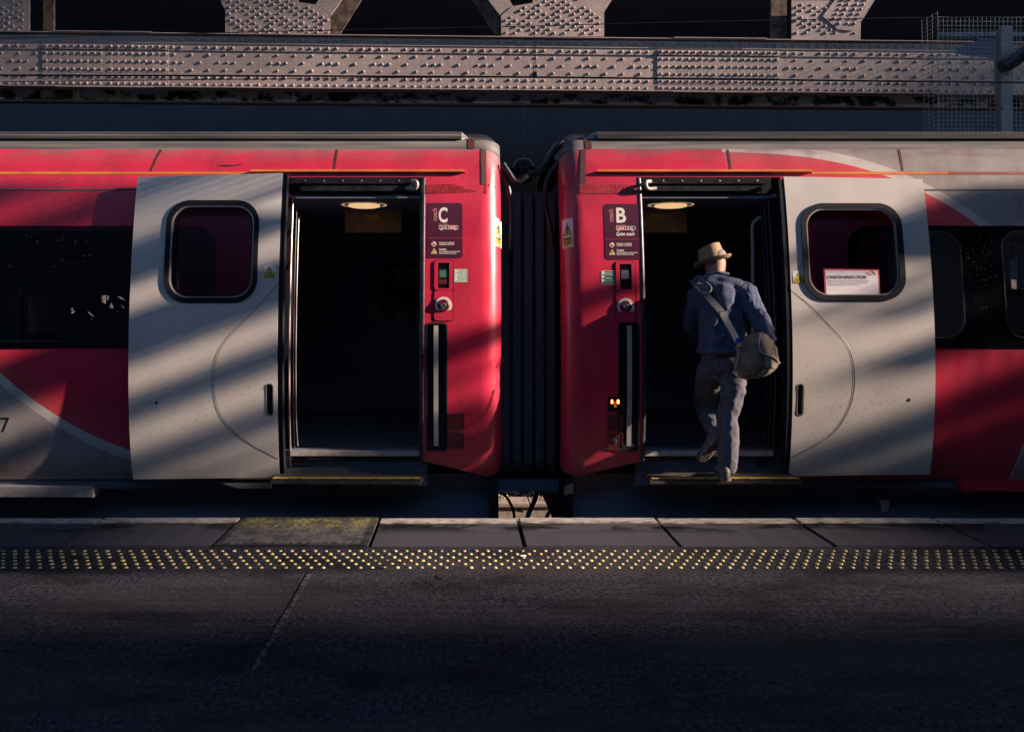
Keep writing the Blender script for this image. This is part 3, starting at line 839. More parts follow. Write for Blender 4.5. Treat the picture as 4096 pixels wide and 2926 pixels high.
    # sill and step
    sx0, sx1 = X(.80), X(1.72)
    sill = box('sill', (sx0, Y0 + .10, zf - .001), (sx1, Y0 + .22, zf + .010), M['sill'], root, .002)
    box('sill_riser', (sx0, Y0 + .085, zf - .034), (sx1, Y0 + .0975, zf + .004), M['strip'], root, .002)
    text('lettering', 'METCAMMELL', X(1.27) - .18, 0, .028, (lambda x, z, o=0.0: (x, Y0 + .12 + z * 2, zf + .0105 + o)), .0006, M['steel_dark'], sill, .0004, 0, .40)
    box('step_well', (X(.745), Y0 + .13, .14), (X(1.86), Y0 + .16, zf - .036), M['black'], root)
    box('hinge_plate', (X(1.70), Y0 + .115, .285), (X(1.60), Y0 + .128, .335), M['steel_dark'], root, .004)
    a0, a1 = (1080, 1690) if left else (2590, 3205)
    st0, st1 = (a0 - CX) * 6.14 / F, (a1 - CX) * 6.14 / F
    bm = bmesh.new(); box_bm(bm, (st0, Y0 - .21, .203), (st1, Y0 + .05, .246))
    bmesh.ops.bevel(bm, geom=bm.edges[:], offset=.012, segments=3, affect='EDGES')
    sb_ = bm_obj('step_board', bm, M['stepdark'], root, 50)
    box('step_nosing', (st0 + .02, Y0 - .205, .2465), (st1 - .02, Y0 - .165, .2535), M['stepyellow'], sb_, .002)
    # --- recess with the pale vertical strip
    box('recess', (X(.608), Y0 + .035, .40), (X(.748), Y0 + .06, 1.31), M['rubber'], root)
    vs0, vs1 = ((2132.5 - 1755) * .00176, (2132.5 - 1737) * .00176)
    pz = np.linspace(.425, 1.285, 12)
    V, Fc = [], []
    for z in pz:
        for v, o in ((vs0, -.022), (vs0, .002), (vs1, .002), (vs1, -.022)): V.append(bmap(X(v), z, o))
    for i in range(len(pz) - 1):
        for k in range(4): Fc.append((i * 4 + k, i * 4 + (k + 1) % 4, (i + 1) * 4 + (k + 1) % 4, (i + 1) * 4 + k))
    Fc += [(0, 1, 2, 3), tuple(len(V) - 4 + q for q in (3, 2, 1, 0))]
    obj('edge_strip', V, Fc, M['strip'], root)
    conform('recess_frame', ring(rrect(min(X(.600), X(.75)), .412, max(X(.600), X(.75)), 1.305, .03, 4, (1, 1, 1, 1)), rrect(min(X(.612), X(.742)), .426, max(X(.612), X(.742)), 1.292, .02, 4)), bmap, .004, .02, M['rubber'], root, .05)
    # --- coach letter board
    if left: b0, b1, bc = (1708, 812), (1850, 1032), (0, 1, 1, 0)
    else: b0, b1, bc = (2420, 816), (2562, 1038), (1, 0, 0, 1)
    sign = conform('letter_board', [rrect(*S(b0[0], b1[1]), *S(b1[0], b0[1]), .026, 6, bc)], bmap, .002, .003, M['maroon'], root, .04)
    T = lambda st_, px, py, size, m='white', **kw: text('lettering', st_, *S(px, py), size * .00178 * 1.35, bmap, .0032, M[m], sign, **kw)
    ox = b0[0]; oy = b0[1]
    big = 'C' if left else 'B'
    T(big, ox + (45 if left else 42), oy + 76 if left else oy + 73, 62, bold=.004, width=(.066 if left else .076))
    T('coach', ox + (40 if left else 33), oy + 72, 21, 'pinkprint', rot90=True, width=.092)
    T('Seat numbers', ox + (48 if left else 44), oy + 88, 6.5, 'pinkprint', shear=.2, width=.068)
    # small train outline with the seat numbers
    ux, uy = ox + (47 if left else 44), oy + (90 if left else 89)
    def lp(x0, y0, x1, y1, r): return rrect(*S(x0, y1), *S(x1, y0), r, 3)
    conform('train_outline', ring(lp(ux, uy, ux + 77, uy + 15, .006), lp(ux + 1.6, uy + 1.6, ux + 75.4, uy + 13.4, .004)), bmap, .0035, .001, M['white'], sign, .5)
    hx = (ux + 38, ux + 75) if left else (ux + 1.8, ux + 38)
    conform('train_half', [lp(hx[0], uy + 2, hx[1], uy + 13, .001)], bmap, .003, .0005, M['redprint'], sign, .5)
    conform('train_divider', [lp(ux + 37.3, uy + 1, ux + 38.5, uy + 14, .0004)], bmap, .0036, .001, M['white'], sign, .5)
    for dx in (8, 13, 63, 68):
        conform('train_wheel', [lp(ux + dx - 2, uy + 15, ux + dx + 2, uy + 18.5, .002)], bmap, .0035, .001, M['white'], sign, .5)
    T('01-34', ux + 9, uy + 11.5, 7.5, bold=.0007, width=.040); T('35-78', ux + 44 , uy + 11.5, 7.5, bold=.0007, width=.040)
    if not left: T('Quiet coach', ux, uy + 37, 15, shear=.18, bold=.0008, width=.132)
    conform('board_line', [[S(b0[0], oy + 141), S(b1[0], oy + 141), S(b1[0], oy + 139.4), S(b0[0], oy + 139.4)]], bmap, .003, .001, M['redprint'], sign, .5)
    tx = ox + 48 if left else ox + 46
    T('Smoking is not allowed', tx, oy + 161, 6.4, shear=.15, bold=.0004, width=.108); T('anywhere on this train', tx, oy + 168, 6.4, shear=.15, bold=.0004, width=.106)
    T('Caution', tx, oy + 188.5, 8, shear=.15, bold=.0006, width=.052)
    T('Do not attempt to enter the train', tx, oy + 196.5, 6.2, shear=.15, bold=.0003, width=.148); T('when the doors are closing', tx, oy + 203.5, 6.2, shear=.15, bold=.0003, width=.124)
    cx_, cz_ = S(ox + 28, oy + 164); rr = .0215
    circ = lambda r, n_=20: [(cx_ + r * math.cos(2 * math.pi * k / n_), cz_ + r * math.sin(2 * math.pi * k / n_)) for k in range(n_)]
    conform('prohibition_disc', [circ(rr)], bmap, .0030, .001, M['white'], sign, .5)
    conform('prohibition_ring', ring(circ(rr), circ(rr * .80)), bmap, .0036, .001, M['redprint'], sign, .5)
    q = rr * .68; w_ = .0018
    conform('prohibition_bar', [[(cx_ - q - w_, cz_ + q), (cx_ - q + w_, cz_ + q + w_), (cx_ + q + w_, cz_ - q), (cx_ + q - w_, cz_ - q - w_)]], bmap, .0040, .001, M['blackprint'], sign, .5)
    conform('cigarette', [[(cx_ - .010, cz_ - .011), (cx_ - .004, cz_ - .013), (cx_ + .002, cz_ - .002), (cx_ - .004, cz_ + .000)]], bmap, .0038, .001, M['blackprint'], sign, .5)
    cx_, cz_ = S(ox + 28, oy + 193)
    tri = lambda r: [(cx_ - r, cz_ - r * .75), (cx_ + r, cz_ - r * .75), (cx_, cz_ + r)]
    conform('warning_triangle', [tri(.0225)], bmap, .0032, .001, M['white'], sign, .5)
    conform('warning_triangle', [tri(.018)], bmap, .0037, .001, M['yellow'], sign, .5)
    text('lettering', '!', cx_ - .004, cz_ - .010, .028, bmap, .0042, M['blackprint'], sign, .001)
    # --- emergency release housing and push button
    e0 = (1737, 1041) if left else (2465, 1046)
    ex, ey = e0
    hb = conform('release_housing', [lp(ex, ey, ex + 75, ey + 119, .02), lp(ex + 15, ey + 10, ex + 60, ey + 112, .004)], bmap, .007, .010, M['livery'], root, .04)
    conform('housing_gap', ring(lp(ex - 2.5, ey - 2.5, ex + 77.5, ey + 244, .024), lp(ex, ey, ex + 75, ey + 241, .021)), bmap, .0022, .004, M['rubber'], root, .05)
    conform('release_window', [lp(ex + 15.5, ey + 10.5, ex + 59.5, ey + 111.5, .003)], bmap, .001, .004, M['gloss_black'], hb, .05)
    if left:
        conform('release_label', [lp(ex + 20, ey + 37, ex + 52, ey + 69, .003)], bmap, .0026, .001, M['green'], hb, .5)
        for k, st_ in enumerate(('Door', 'emergency', 'release')): text('lettering', st_, *S(ex + 23, ey + 48 + k * 8), .011, bmap, .0035, M['palegreen'], hb, 0, 0, .04)
        conform('release_handle', [lp(ex + 18, ey + 76, ex + 38, ey + 94, .003)], bmap, .0028, .001, M['redpanel'], hb, .5); conform('release_handle', [lp(ex + 39, ey + 76, ex + 53, ey + 94, .003)], bmap, .0028, .001, M['redpanel'], hb, .5)
    else:
        conform('release_label', [lp(ex + 20, ey + 34, ex + 52, ey + 69, .003)], bmap, .0022, .001, M['black'], hb, .5)
    bp = conform('button_plate', [lp(ex, ey + 121, ex + 75, ey + 241, .02)], bmap, .0055, .008, M['livery'], root, .04)
    c = bmap(*S(ex + 37.5, ey + 180), .0055)
    Mb = Matrix.Translation(c) @ Matrix.Rotation(R(90), 4, 'X')
    lathe('button_ring', [(.060, 0), (.060, .003), (.043, .0035), (.0425, .0005)], Mb, M['white'], bp, 36)
    lathe('button_bowl', [(.0425, .001), (.042, .010), (.034, .015), (.024, .011), (.02, .010)], Mb, M['redpanel'], bp, 32)
    lathe('push_button', [(.019, .009), (.019, .017), (.015, .020), (.0145, .017), (.008, .017), (.007, .019), (.001, .020)], Mb, M['steel_dark'], bp, 24)
    lathe('button_rim', [(.0195, .012), (.0195, .018), (.0175, .0205), (.0165, .018)], Mb, M['alu'], bp, 24)
    # --- green emergency sticker
    g0 = (1817, 1076, 1869, 1128) if left else (2405, 1083, 2459, 1137)
    gm = 'palegreen' if left else 'green'
    gst = conform('green_sticker', [lp(*g0, .004)], bmap, .0015, .002, M[gm], root, .5)
    conform('sticker_border', ring(lp(*g0, .004), lp(g0[0] + 1.5, g0[1] + 1.5, g0[2] - 1.5, g0[3] - 1.5, .003)), bmap, .0022, .001, M['white'], gst, .5)
    for k, (st_, w0) in enumerate((('Emergency', .056), ('Door Release', .060), ('1 Break glass', .05), ('2 Pull handle up', .055), ('3 Slide door to open', .06))):
        text('lettering', st_, *S(g0[0] + 14 , g0[1] + (11, 17.5, 28, 34, 43)[k]), .0125 if k < 2 else .009, bmap, .0025, M['white' if not left else 'white'], gst, .0002, 0, w0)
    for k in range(3): conform('pictogram', [lp(g0[0] + 3, g0[1] + 3 + k * 15, g0[0] + 12, g0[1] + 14 + k * 15, .001)], bmap, .0025, .001, M['white'], gst, .5)
    # --- danger sticker wrapped round the corner
    d0 = (1974, 863, 2009, 977) if left else (2256, 868, 2293, 985)
    dst = conform('danger_sticker', [lp(*d0, .003)], bmap, .0015, .002, M['white'], root, .04, [X(VE + e) for e in (.02, .035, .055, .08, .11)])
    tcx = d0[0] + 20 if left else d0[0] + 16
    conform('warning_triangle', [Sloop([(tcx - 15, d0[1] + 67), (tcx + 15, d0[1] + 67), (tcx, d0[1] + 15)])], bmap, .0022, .001, M['blackprint'], dst, .03, [X(VE + e) for e in (.02, .035, .055, .08)])
    conform('warning_triangle', [Sloop([(tcx - 11.5, d0[1] + 64), (tcx + 11.5, d0[1] + 64), (tcx, d0[1] + 22)])], bmap, .0028, .001, M['yellow'], dst, .03, [X(VE + e) for e in (.02, .035, .055, .08)])
    conform('lightning_bolt', [Sloop([(tcx - 1, d0[1] + 30), (tcx + 5, d0[1] + 30), (tcx + 1, d0[1] + 42), (tcx + 7, d0[1] + 42), (tcx + 3, d0[1] + 54), (tcx + 6, d0[1] + 54), (tcx + 0, d0[1] + 63), (tcx - 4, d0[1] + 53), (tcx - 1, d0[1] + 53), (tcx + 1, d0[1] + 46), (tcx - 5, d0[1] + 46)])], bmap, .0034, .001, M['blackprint'], dst, .5)
    conform('yellow_field', [lp(d0[0] + 3, d0[1] + 73, d0[2] - 1, d0[3] - 6, .002)], bmap, .0022, .001, M['yellow'], dst, .04, [X(VE + e) for e in (.02, .035, .055, .08)])
    text('lettering', 'Danger', *S(d0[0] + 5, d0[1] + 86), .026, bmap, .0036, M['blackprint'], dst, .0008, 0, .048)
    text('lettering', 'Overhead', *S(d0[0] + 5, d0[1] + 96), .017, bmap, .0036, M['blackprint'], dst, .0005, 0, .046)
    text('lettering', 'live wires', *S(d0[0] + 5, d0[1] + 104), .017, bmap, .0036, M['blackprint'], dst, .0005, 0, .042)
    # --- square lamps low on the end panel
    sq = [(1793, 1655, 1855, 1714), (1793, 1730, 1855, 1790)] if left else [(2432, 1587, 2490, 1643), (2430, 1660, 2490, 1720), (2430, 1733, 2490, 1795)]
    for k, r_ in enumerate(sq):
        lit = (not left) and k == 0
        sp_ = conform('lamp_unit' if lit else 'cover_plate', [lp(*r_, .006)], bmap, .004, .008, M['gloss_black'] if lit else M['redpanel'], root, .5)
        conform('unit_rim', ring(lp(r_[0] - 2, r_[1] - 2, r_[2] + 2, r_[3] + 2, .008), lp(r_[0] + 1.5, r_[1] + 1.5, r_[2] - 1.5, r_[3] - 1.5, .005)), bmap, .006, .009, M['tape'], sp_, .5)
        if lit:
            for (a, b, c_, d_) in ((2443, 1597, 2452, 1614), (2467, 1597, 2477, 1614)): conform('lit_bulb', [lp(a, b, c_, d_, .005)], bmap, .007, .003, M['amber'], sp_, .5)
            for (a, b, c_, d_) in ((2456, 1604, 2459, 1628), (2462, 1604, 2465, 1628)): conform('lit_filament', [lp(a, b, c_, d_, .001)], bmap, .006, .002, M['amberdim'], sp_, .5)
        elif k == len(sq) - 1:
            c = bmap(*S((r_[0] + r_[2]) / 2, (r_[1] + r_[3]) / 2), .004)
            lathe('key_hole', [(.013, 0), (.013, .003), (.009, .004), (.008, .001)], Matrix.Translation(c) @ Matrix.Rotation(R(90), 4, 'X'), M['black'], sp_, 16)
    # --- the sliding plug door, standing proud of the side
    if left: dc = [(543, 1916), (1125, 1908), (1125, 692), (540, 708)]
    else: dc = [(3153, 1903), (3716, 1897), (3692, 716), (3136, 706)]
    dl = []
    nseg = 14
    a, b, c_, d_ = [D(*p) for p in dc]
    # vertical edges stay plumb in x: the bow seen in the photo comes from the curved section
    xl = D(525 if left else 3137, 1400)[0]; xr = D(1125 if left else 3745, 1400)[0]
    xl = D(dc[0][0], dc[0][1])[0] * .5 + d_[0] * .5; xr = b[0] * .5 + c_[0] * .5
    dl = [(xl, a[1]), (xr, b[1]), (xr, c_[1]), (xl, d_[1])]
    w0 = (655, 805, 1038, 1207) if left else (3222, 817, 3594, 1198)
    wl0 = rrect(*D(w0[0], w0[3]), *D(w0[2], w0[1]), .155, 9)
    h0 = (1066, 1536, 1091, 1660) if left else (3189, 1536, 3214, 1660)
    hl = rrect(*D(h0[0], h0[3]), *D(h0[2], h0[1]), .0205, 6)
    door = conform('sliding_door', [dl, wl0, hl], door_map, 0, .042, M['door'], root, .05, (), 40)
    conform('handle_pocket', [rrect(*D(h0[0] - 5, h0[3] + 5), *D(h0[2] + 5, h0[1] - 5), .024, 5)], door_map, -.025, .01, M['rubber'], door, .5)
    conform('handle_rim', ring(rrect(*D(h0[0] - 3, h0[3] + 3), *D(h0[2] + 3, h0[1] - 3), .0235, 5), rrect(*D(h0[0] + .5, h0[3] - .5), *D(h0[2] - .5, h0[1] + .5), .020, 5)), door_map, .0025, .006, M['roofgrey'], door, .5)
    wi = lambda k: rrect(*D(w0[0] + k, w0[3] - k), *D(w0[2] - k, w0[1] + k), .155 - k * .0014, 9)
    conform('window_rubber', ring(wi(-3), wi(17)), door_map, .010, .03, M['rubber'], door, .05)
    conform('window_trim', ring(wi(17.5), wi(22)), door_map, .004, .02, M['alu'], door, .05)
    conform('pane', [wi(21)], door_map, -.018, .005, M['doorglass'], door, .05)
    # black rubber leading edge
    le = (xr, xr + .038) if left else (xl - .042, xl)
    conform('leading_edge', [[(le[0] + .0005, a[1] + .01), (le[1] - .0005, a[1] + .01), (le[1] - .0005, c_[1] - .002), (le[0] + .0005, c_[1] - .002)]], door_map, -.004, .05, M['rubber'], door, .05)
    conform('edge_bead', [[(le[0] + (.031 if left else .004), a[1] + .01), (le[0] + (.036 if left else .009), a[1] + .01), (le[0] + (.036 if left else .009), c_[1] - .002), (le[0] + (.031 if left else .004), c_[1] - .002)]], door_map, .001, .006, M['steel_dark'], door, .05)
    # curved feature line pressed in the door skin
    arc = [(1122, 1132), (1060, 1190), (985, 1268), (915, 1340), (868, 1410), (850, 1480), (850, 1560), (872, 1650), (925, 1722), (1005, 1780), (1122, 1834)]
    if not left: arc = [(3140, 1132), (3165, 1160), (3240, 1220), (3310, 1290), (3380, 1365), (3408, 1420), (3420, 1500), (3412, 1590), (3380, 1670), (3330, 1735), (3255, 1785), (3165, 1830), (3158, 1834)]
    for dlt, rr_, m_ in ((0, .0022, 'roofgrey'), (8 if left else -8, .0018, 'roofgrey')):
        pp = [D(px_ + dlt, py_) for px_, py_ in arc]
        pp = [(min(max(q_[0], xl + .002), xr - .002), q_[1]) for q_ in pp]
        sp = smooth_pts([(q_[0], 0, q_[1]) for q_ in pp], 6)
        tube('feature_line', [door_map(min(max(p.x, xl), xr), p.z, -.0008) for p in sp], rr_, M[m_], door, 6)
    # lock hole
    kx = (625, 1610) if left else (3636, 1598)
    c = door_map(*D(*kx), 0)
    lathe('lock_hole', [(.011, -.002), (.011, .0015), (.008, .002), (.002, .002)], Matrix.Translation(c) @ Matrix.Rotation(R(90), 4, 'X'), M['blackprint'], door, 16)
    # caution sticker
    k0 = (1053, 1063, 1102, 1113) if left else (3172, 1083, 3220, 1131)
    dlp = lambda x0, y0, x1, y1, r: rrect(*D(x0, y1), *D(x1, y0), r, 3)
    conform('caution_sticker', [dlp(*k0, .004)], door_map, .0012, .002, M['white'], door, .5)
    conform('sticker_field', [dlp(k0[0] + .6, k0[1] + 23, k0[2] - .6, k0[3] - .6, .003)], door_map, .0020, .001, M['yellow'], door, .5)
    mx = (k0[0] + k0[2]) / 2
    conform('warning_triangle', [[D(mx - 11, k0[1] + 21), D(mx + 11, k0[1] + 21), D(mx, k0[1] + 3)]], door_map, .0020, .001, M['blackprint'], door, .5)
    conform('warning_triangle', [[D(mx - 8.3, k0[1] + 19.5), D(mx + 8.3, k0[1] + 19.5), D(mx, k0[1] + 6.3)]], door_map, .0026, .001, M['yellow'], door, .5)
    text('lettering', '!', *D(mx - 1.6, k0[1] + 18.5), .020, door_map, .0032, M['blackprint'], door, .0008)
    for k, (st_, w_) in enumerate((('Caution', .036), ('Do not attempt to', .062), ('enter the train when', .072), ('the doors are closing', .074))):
        text('lettering', st_, *D(mx - w_ / .00178 / 2, k0[1] + 30 + k * 6.2), .011, door_map, .0028, M['blackprint'], door, .0004, 0, w_)
    if not left:
        # paper notice stuck inside the pane
        n0 = (3297, 1073, 3519, 1187)
        nl = lambda x0, y0, x1, y1: [D(x0 + (y1 - 1073) * .055, y1 + (x0 - 3297) * .012), D(x1 + (y1 - 1073) * .055, y1 + (x1 - 3297) * .012 - 2), D(x1 + (y0 - 1073) * .055, y0 + (x1 - 3297) * .012), D(x0 + (y0 - 1073) * .055, y0 + (x0 - 3297) * .012)]
        conform('notice_border', [nl(*n0)], door_map, -.012, .001, M['redprint'], door, .5)
        conform('notice', [nl(n0[0] + 6, n0[1] + 6, n0[2] - 6, n0[3] - 7)], door_map, -.0112, .0006, M['paper'], door, .5)
        text('lettering', "LONDON KING'S CROSS", *D(3310, 1113), .030, door_map, -.0104, M['navyprint'], door, .0009, 0, .276)
        for k, (st_, w_) in enumerate((('Calling at: Dunbar, Berwick-upon-Tweed, Newcastle, Durham,', .292), ('Darlington, York, Doncaster, Newark North Gate, Grantham,', .284), ("Peterborough, Stevenage, London King's Cross", .226))):
            text('lettering', st_, *D(3311 + k * .6, 1122.5 + k * 8.2), .0115, door_map, -.0104, M['navyprint'], door, .0001, 0, w_)
        text('lettering', 'This is a through train from Edinburgh', *D(3308, 1085), .007, door_map, -.0104, M['redprint'], door, 0, 0, .13)
        text('lettering', 'Virgin', *D(3464, 1095), .022, door_map, -.0104, M['redprint'], door, .0002, .25, .030)
        text('lettering', 'trains', *D(3476, 1099), .012, door_map, -.0104, M['navyprint'], door, .0003, 0, .026)
        sw = smooth_pts([(*D(3478, 1088), 0), (*D(3489, 1086), 0), (*D(3497, 1091), 0), (*D(3502, 1099), 0)], 4)
        V = [door_map(p.x, p.y, -.0102) for p in sw] + [door_map(p.x + .006, p.y + .006, -.0102) for p in sw]
        obj('logo_swoosh', V, [(i, i + 1, i + 1 + len(sw), i + len(sw)) for i in range(len(sw) - 1)], M['redprint'], door)
    # rain drops standing on door, cornice and end panel
    rnd = random.Random(11 + s)
    V, Fc = [], []
    def drop(p, r):
        n_ = len(V); V.append((p[0], p[1] - r * .6, p[2]))
        for k in range(5):
            an = 2 * math.pi * k / 5; V.append((p[0] + r * math.cos(an), p[1] + .0003, p[2] + r * math.sin(an)))
        for k in range(5): Fc.append((n_, n_ + 1 + (k + 1) % 5, n_ + 1 + k))
    wx0, wz0 = D(w0[0] - 6, w0[3] + 6); wx1, wz1 = D(w0[2] + 6, w0[1] - 6)
    for k in range(620):
        z = a[1] + (c_[1] - a[1]) * (1 - rnd.random() ** 1.5 * .62) ; x = rnd.uniform(xl + .01, xr - .01)
        if wx0 < x < wx1 and wz0 < z < wz1: continue
        drop(door_map(x, z, .0), rnd.choice((.0016, .002, .002, .0028)))
    o = obj('rain_drops', V, Fc, M['raindrop'], door, recalc=False); o['kind'] = 'stuff'
    V, Fc = [], []
    for k in range(420):
        v = rnd.uniform(VE + .15, 4.2) if k > 200 else rnd.uniform(2.6, 4.2); z = rnd.uniform(1.6, 2.38)
        if .74 < v < 1.75 and z < 2.36: continue
        drop(bmap(X(v), z, .0 if z > 1.99 or v < 2.3 else .0075), rnd.choice((.0016, .002, .0028)))
    if not left:
        for k in range(260):
            v = rnd.uniform(2.82, 4.1); z = 1.98 - abs(rnd.gauss(0, .35))
            if z > 1.14: drop(bmap(X(v), z, .0075), rnd.choice((.0014, .0018, .0024)))
    o = obj('rain_drops', V, Fc, M['raindrop'], root, recalc=False); o['kind'] = 'stuff'
    # --- underframe
    box('sun_stop_plate', (X(.235), Y0 + .14, -.30), (X(.30), Y0 + 2.4, .20), M['rubber'], root)  # dark plate added to block sun coming through the coach gap
    box('underframe', (X(.301), Y0 + .30, -.42), (X(VL), Y0 + 2.4, .19), M['under'], root)
    if left:
        text('coach_number', '7', *S(-2, 1728), .155, bmap, .001, M['steel_dark'], root, 0, 0, .075)
        ub = (-400, 1946, 372, 1990, 'galv')
    else:
        ub = (3852, 1922, 4500, 1966, 'redpaint')
    yb_ = Y0 + .03
    x0, x1 = (ub[0] - CX) * yb_ / F, (ub[2] - CX) * yb_ / F; z0, z1 = CAMZ - (ub[3] - CY) * yb_ / F, CAMZ - (ub[1] - CY) * yb_ / F
    box('equipment_cover', (x0, yb_, z0), (x1, yb_ + .25, z1), M[ub[4]], root, .006)
    if not left:
        yb_ = Y0 + .24
        c = ((3538 - CX) * yb_ / F, yb_, CAMZ - (2045 - CY) * yb_ / F)
        lathe('horn', [(.020, 0), (.030, .04), (.038, .08), (.038, .088)], Matrix.Translation(c), M['strip'], root, 20)
        box('horn_bracket', (c[0] - .13, yb_ - .02, c[2] + .092), (c[0] + .08, yb_ + .12, c[2] + .10), M['galv'], root)
    return root

M['redline'] = mat('dark_red_line', (.26, .04, .03), .45, (.16, .03, .025), 9)
M['raindrop'] = mat('water_drop', (.55, .54, .54), .05, (.45, .45, .46), 30, spec=.8)
M['redpaint'] = mat('red_underframe_paint', (.42, .018, .04), .45, (.30, .014, .03), 6, bump=.1)
mir = lambda px: 4265 - px
build_coach(-1, mir)
build_coach(1, mir)

# ------------------------------------------------------------------ between the coaches
gw = empty('gangway', (XM, Y0 + 1.4, .1), 'black rubber gangway bellows joining the two coaches', 'gangway')
for k in range(5):
    x = XM + (k - 2) * .085
    w = .030
    yA, yB = Y0 + .45, Y0 + 2.35
    lp_ = rrect(yA, .12, yB, 2.30, .18, 5); li = rrect(yA + .12, .24, yB - .12, 2.18, .1, 5)
    V = [(x - w, p[0], p[1]) for p in lp_] + [(x + w, p[0], p[1]) for p in lp_] + [(x - w, p[0], p[1]) for p in li] + [(x + w, p[0], p[1]) for p in li]
    n = len(lp_); Fc = []
    for i in range(n):
        j = (i + 1) % n
        Fc += [(i, j, j + n, i + n), (i + 2 * n, i + 3 * n, j + 3 * n, j + 2 * n), (i, i + 2 * n, j + 2 * n, j), (i + n, j + n, j + 3 * n, i + 3 * n)]
    obj('bellows_fold', V, Fc, M['black'], gw, 30)
box('bellows_sheet', (XM - .2, Y0 + .62, .14), (XM + .2, Y0 + .64, 2.28), M['under'], gw)
box('footplate', (XM - .25, Y0 + .5, .02), (XM + .25, Y0 + 2.2, .10), M['under'], gw)
hoses = [([(2012, 655), (2035, 690), (2055, 720), (2075, 725), (2110, 700)], 6.62, .020, 'thick black jumper hose looping out of coach C beneath the dome'),
         ([(2012, 690), (2030, 740), (2042, 800), (2045, 880), (2040, 1000)], 6.60, .018, 'black hose hanging down the end of coach C'),
         ([(2250, 560), (2205, 620), (2180, 660), (2150, 690), (2110, 695)], 6.64, .024, 'thick black jumper hose drooping from the roof corner of coach B'),
         ([(2250, 630), (2220, 670), (2190, 720), (2180, 800), (2200, 900), (2215, 1010)], 6.60, .018, 'black hose hanging down the end of coach B')]
for k, (pts, y, r, lab) in enumerate(hoses):
    o = tube('jumper_hose', smooth_pts([gp(a, b, y + .03 * k) for a, b in pts], 6), r, M['steel_dark'], None, 12)
    tag(o, lab, 'hose', 'hoses between the coaches')
lows = [([(2010, 1970), (2035, 2000), (2055, 2050), (2062, 2130)], 'slim black cable hanging leftmost below the coach gap'),
        ([(2150, 1950), (2140, 1995), (2120, 2040), (2095, 2110)], 'black air pipe hanging middle of three below the coach gap'),
        ([(2245, 1975), (2218, 2010), (2195, 2050), (2165, 2110)], 'black air pipe hanging rightmost below the coach gap')]
for k, (pts, lab) in enumerate(lows):
    o = tube('air_pipe', smooth_pts([gp(a, b, 7.0) for a, b in pts], 6), (.011, .019, .014)[k], M['black'], None, 10)
    tag(o, lab, 'pipe', 'pipes hanging below the coach gap')
# dark domed fitting standing on the gangway, and the water dripping on it
dm = empty('domed_insulator', gp(2097, 700, 7.2), 'dark domed fitting on a collar between the coach roofs, water dripping on it', 'insulator')
c = Vector(gp(2095, 676, 7.2))
lathe('dome', [(.110, 0), (.105, .010), (.085, .03), (.075, .055), (.045, .075), (.01, .085)], Matrix.Translation(c), M['steel_dark'], dm, 28)
lathe('collar', [(.085, -.03), (.10, -.012), (.112, -.001)], Matrix.Translation(c), M['brownsteel'], dm, 28)
lathe('stem', [(.05, -.11), (.07, -.09), (.075, -.05), (.06, -.031)], Matrix.Translation(c), M['steel_dark'], dm, 20)
for a in (-.03, .03):
    box('clip', (c.x + a - .01, c.y - .115, c.z - .10), (c.x + a + .01, c.y - .10, c.z + .004), M['steel_dark'], dm, .003)
rnd = random.Random(5)
V, Fc = [], []
for k in range(16):
    p = Vector((c.x + rnd.gauss(0, .006), c.y, c.z + .09 + rnd.random() ** 1.4 * .42)); r = .0035
    n = len(V); V += [p + Vector(q) * r for q in ((1, 0, 0), (-1, 0, 0), (0, 1, 0), (0, -1, 0), (0, 0, 1.5), (0, 0, -1.5))]
    Fc += [tuple(n + i for i in f) for f in ((0, 2, 4), (2, 1, 4), (1, 3, 4), (3, 0, 4), (2, 0, 5), (1, 2, 5), (3, 1, 5), (0, 3, 5))]
o = obj('falling_drops', V, Fc, M['raindrop'], dm); o['kind'] = 'stuff'

# ------------------------------------------------------------------ concrete trough and ballast seen below the gap
tr = empty('cable_trough', ((2095 - CX) * 10.9 / F, 10.9, -1.15), 'small concrete cable trough with notched side on the lit ballast', 'cable trough')
tx0, tx1 = (1978 - CX) * 10.9 / F, (2222 - CX) * 10.9 / F
nx0, nx1 = (2067 - CX) * 10.9 / F, (2093 - CX) * 10.9 / F
V2 = [(tx0, -1.16), (tx1, -1.16), (tx1, -1.003), (nx1, -1.003), (nx1, -1.068), (nx0, -1.068), (nx0, -1.003), (tx0, -1.003)]
conform('trough_side', [V2], flat_map(10.9), 0, .05, M['concrete'], tr, .5)
box('trough_back', (tx0, 11.2, -1.16), (tx1, 11.26, -1.003), M['concrete'], tr)
box('trough_lid', (tx0 - .05, 10.87, -1.001), (tx0 + .42, 11.27, -.955), M['concrete'], tr, .006)
box('trough_lid', (tx0 + .43, 10.875, -1.001), (tx1 + .02, 11.27, -.957), M['concrete'], tr, .006)
rnd = random.Random(21)
V, Fc = [], []
ico = bmesh.new(); bmesh.ops.create_icosphere(ico, subdivisions=1, radius=1); iv = [v.co.copy() for v in ico.verts]; ifc = [tuple(v.index for v in f.verts) for f in ico.faces]; ico.free()
def stone(p, r):
    n = len(V); R3 = Matrix.Rotation(rnd.uniform(0, 6), 3, (rnd.random(), rnd.random(), rnd.random() + .1)); sc = Vector((rnd.uniform(.7, 1.3), rnd.uniform(.7, 1.3), rnd.uniform(.5, .9)))
    for v in iv:
        q = R3 @ Vector((v.x * sc.x, v.y * sc.y, v.z * sc.z)) * r * rnd.uniform(.75, 1.2); V.append((p[0] + q.x, p[1] + q.y, p[2] + q.z))
    Fc.extend(tuple(n + i for i in f) for f in ifc)
